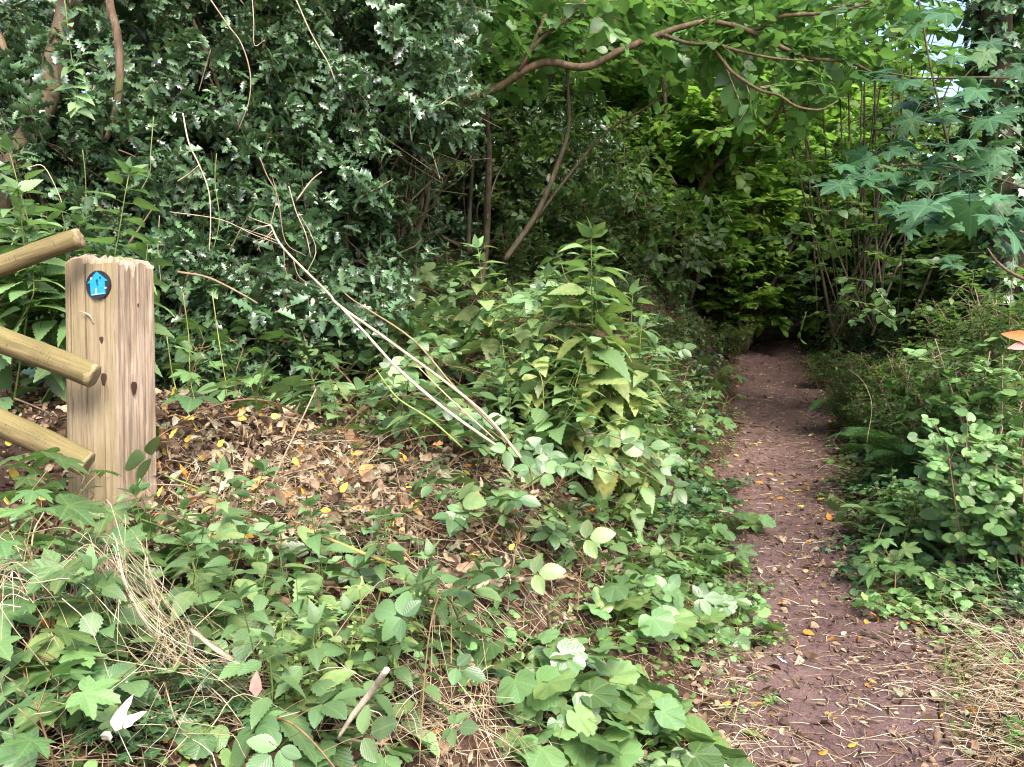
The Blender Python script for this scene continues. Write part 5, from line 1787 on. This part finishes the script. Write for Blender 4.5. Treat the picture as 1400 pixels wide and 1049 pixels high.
# yellow leaves hanging at the left by the rails and post
for i, (x, y, Y) in enumerate([(62, 684, 2.4), (25, 655, 2.4), (10, 690, 2.4), (128, 690, 2.3), (233, 540, 2.75), (232, 600, 2.75), (256, 605, 2.8), (12, 610, 2.45), (30, 640, 2.45), (238, 575, 2.75)]):
    o = link("yellowed_leaf", FL["yellow"][i % 3])
    o.location = P(x, y, Y)
    o.rotation_euler = (R(60) + rng.normal() * .4, rng.normal() * .5, rng.normal() * .8)
    o.scale = (.045,) * 3
    tag(o, "yellowed bramble leaf hanging by the post and rails", "leaf", "yellowed leaves by the post")


def stick(name, label, poly, radii, mat, cat="stick", part=None, ends=None, rough=.1, sides=8):
    pts = []
    for q in poly:
        if len(q) == 2:
            c = ground_at(*q)
            c[2] += radii[0] * .8 + .006
        elif q[2] < 0:          # on the ground, raised by -q[2]
            c = ground_at(q[0], q[1])
            d_ = ray(q[0], q[1])
            c = c - d_ * (-q[2] / max(.2, -d_[2]))
        else:
            c = P(*q)
        pts.append(c)
    pts = np.array(pts)
    b = pts[0].copy()
    g = Geo()
    g.tube(pts - b, list(radii), sides=sides, res=5, rough=rough)
    o = g.build(name, M[mat])
    o.location = b
    return tag(o, label, cat)


stick("fallen_stick", "short knobbly brown stick on the dirt at the bottom right", [(1286, 966), (1287, 985), (1290, 1000), (1295, 1017)], [.008, .010, .0095, .007], 'twig')
stick("white_stick", "broken white branch slanting up from the bottom middle", [(462, 1010, -.10), (482, 981, -.15), (508, 948, -.20), (529, 917, -.25)], [.003, .006, .0072, .006], 'whitewood')
stick("white_stick", "thin pale stick lying level at the bottom by the white branch", [(432, 1028, -.02), (452, 1008, -.03), (500, 1015, -.03), (535, 1022, -.02)], [.003, .0035, .003, .003], 'stalk')
stick("bent_stalk", "snapped pale dry stalk bent at a sharp angle in the lower left", [(254, 940, -.02), (259, 905, -.06), (262, 868, -.11), (264, 867, -.13), (290, 885, -.12), (318, 906, -.10)], [.0035, .004, .0045, .0045, .006], 'stalk')
stick("fallen_stick", "long pale stick lying through the ground plants left of the path", [(845, 815, -.05), (890, 832, -.04), (930, 845, -.03), (982, 858, -.02)], [.007, .007, .006, .005], 'stalk')
stick("fallen_stick", "brown stick with a torn end among the brambles in the lower middle", [(705, 793, -.05), (735, 792, -.05), (765, 790, -.05), (775, 788, -.05)], [.009, .009, .008, .006], 'stalk')
stick("fallen_stick", "pale thin stick lying near the left path edge above the ground plants", [(905, 693, -.03), (940, 694, -.03), (975, 697, -.02), (1010, 705, -.02)], [.006, .006, .006, .005], 'stalk')
stick("fallen_branch", "dark fallen branch reaching onto the path from the nettles", [(975, 585), (1000, 578), (1025, 583), (1052, 588)], [.014, .016, .012, .007], 'twig')
stick("fallen_log", "dark log lying across the far end of the path", [(1015, 470), (1045, 468), (1075, 465), (1105, 462)], [.06, .07, .065, .05], 'barkdark', cat="log", sides=12)
stick("fallen_stick", "pale forked twig at the right edge of the path", [(1210, 615, -.03), (1222, 602, -.05), (1240, 600, -.05), (1255, 596, -.04)], [.006, .006, .005, .004], 'stalk')
stick("fallen_stick", "thin reddish stick running through the dead leaf heap", [(470, 715, -.09), (430, 730, -.09), (500, 760, -.06), (540, 775, -.05)][1:], [.005, .006, .005], 'redstem')
stick("fallen_stick", "upright pale broken stub in the lower middle", [(753, 872, -.02), (750, 850, -.06), (746, 832, -.10)], [.007, .007, .006], 'stalk')
stick("bent_stalk", "pale hooked stalk with a drooping tip beside the nettle clump", [(830, 640, -.03), (845, 600, -.12), (880, 587, -.15), (925, 580, -.15)], [.005, .005, .005, .003], 'stalk')
stick("bent_stalk", "slim upright stalk carrying a wilted leaf next to the path", [(950, 575, -.02), (965, 545, -.12), (982, 515, -.22)], [.005, .004, .003], 'stalk')
# log end at the right edge
lgp = ground_at(1388, 668)
lt = thing("cut_log", "brown cut log end lying under the shrub at the right edge", "log", (lgp[0], lgp[1], lgp[2] + .05), rz=R(20))
g = Geo()
g.tube([(-.09, 0, .0), (.1, .01, .012), (.35, .02, .02), (.7, 0, .03)], .075, .085, 16, res=4, rough=.08)
g.build("trunk", M['bark'], lt)
g = Geo()
V = [(-.0925, 0, 0)] + [(-.0925 + .004 * math.sin(k * 2), .07 * math.cos(k * .449), .07 * math.sin(k * .449)) for k in range(14)]
g.raw(V, None, [(0, 1 + (k + 1) % 14, 1 + k) for k in range(14)])
g.build("cut_face", M['endgrain'], lt)
# autumn leaves at the right edge
al = thing("autumn_sprig", "sprig with one orange and one pink leaf at the right edge", "plant", ground_at(1440, 640))
b = np.array(al.location)
g = Geo()
tipp = P(1412, 466, 3.3)
g.tube([np.zeros(3), (tipp - b) * .5 + np.array([.05, 0, 0]), tipp - b], .004, .002, 5, res=6)
g.build("stem", M['redstem'], al)
M['pinkleaf'] = plain('pink_leaf', (.52, .17, .14), .45)
M['rustleaf'] = plain('rust_leaf', (.40, .13, .03), .45)
for mt, e, L in (('rustleaf', (1376, 455), .14), ('pinkleaf', (1384, 474), .11)):
    g = Geo()
    a = P(1426, 468, 3.3) - b
    ee = P(e[0], e[1], 3.2) - b
    g.add(T_FLAT[0], [a], [ee - a], [(-.1, -1, .25)], np.linalg.norm(ee - a), wid=.42)
    lo = g.build("leaf", M[mt], al)
    lo["label"] = "orange leaf" if mt == 'rustleaf' else "pink leaf"
# pink bud-like leaf and torn white leaf in the lower left
g = Geo()
g.add(T_OV[0], [(0, 0, 0)], [(0, 0, 1)], [(0, -1, .1)], .05, wid=.9)
o = g.build("pink_leaf", M['pinkleaf'])
o.location = P(350, 954, 1.5)
tag(o, "single pink drop shaped leaf among the pale dead nettles", "leaf")
M['cream'] = plain('cream_dead_leaf', (.58, .51, .41), .7)
g = Geo()
for q, dd, s in (((0, 0, 0), (.2, 0, 1), .05), ((-.01, 0, .0), (-.5, 0, -.8), .04), ((.01, .0, .01), (.7, -.2, .5), .035)):
    g.add(T_DEAD[2], [q], [dd], [(0, -1, .3)], s)
o = g.build("bleached_leaf", M['cream'])
o.location = P(158, 1000, 1.42)
tag(o, "torn bleached white leaf hanging in the bottom left", "leaf")
# hanging dead curled leaves under the stalks
for i, (x, y, Y) in enumerate([(437, 545, 3.3), (440, 570, 3.3), (470, 560, 3.3), (478, 585, 3.3), (420, 590, 3.3), (428, 407, 3.6), (462, 465, 3.5)]):
    o = link("withered_leaf", FL["brown"][i % 3] if i < 5 else FL["pale"][0])
    o.location = P(x, y, Y)
    o.rotation_euler = (R(-80), rng.normal() * .6, rng.random() * 6)
    o.scale = (.075,) * 3 if i < 5 else (.04,) * 3
    tag(o, "withered brown leaf hanging among brambles below the stalk bundle" if i < 5 else "pale withered leaf caught near the dead stalks", "leaf", "withered leaves near the stalks" if i < 5 else "pale leaves near the stalks")

# arching dead grass tussock, lower left
tt = thing("dead_grass_tussock", "arching bunch of long pale dead grass in the lower left", "grass tuft", ground_at(150, 880))
b = np.array(tt.location)
g = Geo()
for _ in range(46):
    a = np.array([115 + rng.normal() * 34, 775 + rng.normal() * 16])
    j = rng.normal(size=2) * 22
    e = np.array([270, 925]) + rng.normal(size=2) * np.array([55, 40])
    Y0 = 1.86 + rng.normal() * .05
    pts = [P(a[0], a[1] + 40, Y0 + .1), P(a[0] + 20, a[1] - 25 + j[1] * .5, Y0), P(180 + j[0], 800 + j[1], Y0 - .06), P(222 + j[0], 860 + j[1], Y0 - .12), P(e[0], e[1], Y0 - .2)]
    g.tube(np.array(pts) - b, .0010, .0005, 3, res=4, cap=False)
for _ in range(50):
    a = np.array([60 + rng.normal() * 60, 790 + rng.normal() * 25])
    e = a + rng.normal(size=2) * np.array([110, 50]) + np.array([-30, 50])
    Y0 = 1.75 + rng.normal() * .08
    m = (a + e) / 2 + np.array([0, -30])
    g.tube(np.array([P(a[0], a[1], Y0), P(m[0], m[1], Y0), P(e[0], e[1], Y0 - .05)]) - b, .0012, .0007, 3, res=5, cap=False)
g.build("blades", M['straw'], tt)
for poly, r, lab in [([(45, 1046, 1.65), (50, 960, 1.7), (48, 850, 1.8), (44, 740, 1.95), (60, 700, 2.0)], .003, "tall thin dry stem standing at the far lower left"),
                     ([(57, 1046, 1.62), (52, 930, 1.7), (30, 800, 1.85), (15, 760, 1.95)], .003, "dry grass stem leaning left beside the tall thin one"),
                     ([(240, 1000, 1.7), (232, 930, 1.8), (205, 790, 2.0), (200, 735, 2.1)], .0022, "fine wiry dry stem curving up in front of the nettles"),
                     ([(203, 1046, 1.6), (203, 1000, 1.65), (202, 962, 1.7)], .004, "stout short rusty stem at the bottom left edge"),
                     ([(360, 1046, 1.7), (358, 980, 1.75), (375, 930, 1.8)], .002, "wispy bent dry stem below the pale dead nettles"),
                     ([(0, 720, 2.2), (110, 690, 2.2), (260, 735, 2.2), (285, 755, 2.2)], .0035, "long yellow green bramble runner crossing in front of the post foot"),
                     ([(225, 650, 2.7), (280, 672, 2.7), (335, 705, 2.7)], .004, "pale bramble runner crossing the dead leaf heap"),
                     ]:
    trunk_thing("dry_stem", lab, poly, [r, r * .9, r * .6], 'greenstem' if 'runner' in lab else 'stalk', cat="stem", part="stalk", sides=5, res=6)
# hanging nettle top at upper left
hn = thing("hanging_nettle", "nettle stem with broad leaves hanging down over the holly at the top left", "nettle", P(104, 150, 3.3))
b = np.array(hn.location)
st, lf = Geo(), Geo()
poly = spline(np.array([P(87, -10, 3.35), P(92, 30, 3.32), (P(98, 80, 3.3)), P(104, 110, 3.3), P(105, 155, 3.3)]) - b, 5)
st.tube(poly, .003, .002, 5)
for x, y, ex, ey, L in [(92, 30, 75, 25, .07), (95, 32, 102, 38, .05), (97, 60, 83, 55, .06), (101, 92, 80, 100, .085), (102, 95, 122, 98, .075), (104, 108, 62, 98, .0), (104, 118, 48, 125, .09), (104, 118, 128, 115, .085), (105, 130, 138, 132, .09), (105, 150, 145, 155, .085), (103, 150, 85, 155, .07), (104, 140, 92, 165, .08), (105, 105, 126, 107, .07), (103, 88, 82, 90, .06)]:
    if L:
        a, e = P(x, y, 3.3) - b, P(ex, ey, 3.22) - b
        many(lf, T_NETTLE, a, e - a, np.array([rng.normal() * .3, -.6, .8]), L, .05)
st.build("stem", M['greenstem'], hn)
lf.build("leaves", M['nettle'], hn)

# ------------------------------------------------------------------ labels of look-alikes: say which one by its place among those in view
def tell_apart(max_n=12, pts_each=36):
    bpy.context.view_layer.update()
    dg = bpy.context.evaluated_depsgraph_get()
    by = {}
    for o in scene.objects:
        if o.parent is None and o.get("group") and o.get("label"):
            by.setdefault((o["group"], o["label"]), []).append(o)
    eye = Vector(EYE)
    inv = co.matrix_world.inverted()
    words = ["leftmost", "second from left", "third from left", "fourth from left", "fifth from left", "sixth from left"]
    rwords = ["rightmost", "second from right", "third from right", "fourth from right", "fifth from right", "sixth from right"]
    for (grp, lab), obs in by.items():
        if len(obs) < 2 or len(obs) > 40:
            continue
        seen = []
        for o in obs:
            leaves = [c for c in o.children if c.type == 'MESH'] if o.type == 'EMPTY' else [o]
            m = max(leaves, key=lambda c: len(c.data.vertices))
            vs_ = m.data.vertices
            xs_, hits = [], 0
            step = max(1, len(vs_) // pts_each)
            for k in range(0, len(vs_), step):
                wp = m.matrix_world @ vs_[k].co
                q = inv @ wp
                if q.z > -.1:
                    continue
                u, v = q.x / -q.z * F + 700, 524.5 - q.y / -q.z * F
                if not (0 < u < 1400 and 0 < v < 1049):
                    continue
                d = wp - eye
                ok, loc, _n, _i, ob, _m = scene.ray_cast(dg, eye, d.normalized(), distance=d.length - .003)
                if not ok or ob.name == m.name or (ob.parent is not None and ob.parent == o):
                    hits += 1
                    xs_.append(u)
            if hits >= 2:
                seen.append((sum(xs_) / len(xs_), o))
        n = len(seen)
        if n < 2 or n > max_n:
            if n == 1 and len(lab.split()) <= 12:
                seen[0][1]["label"] = "the one in plain view, " + lab if len(lab.split()) <= 11 else lab
            continue
        seen.sort(key=lambda t: t[0])
        for i, (_, o) in enumerate(seen):
            w_ = words[i] if i < (n + 1) // 2 else rwords[n - 1 - i]
            new = lab + ", " + w_
            if len(new.split()) <= 16:
                o["label"] = new


tell_apart()
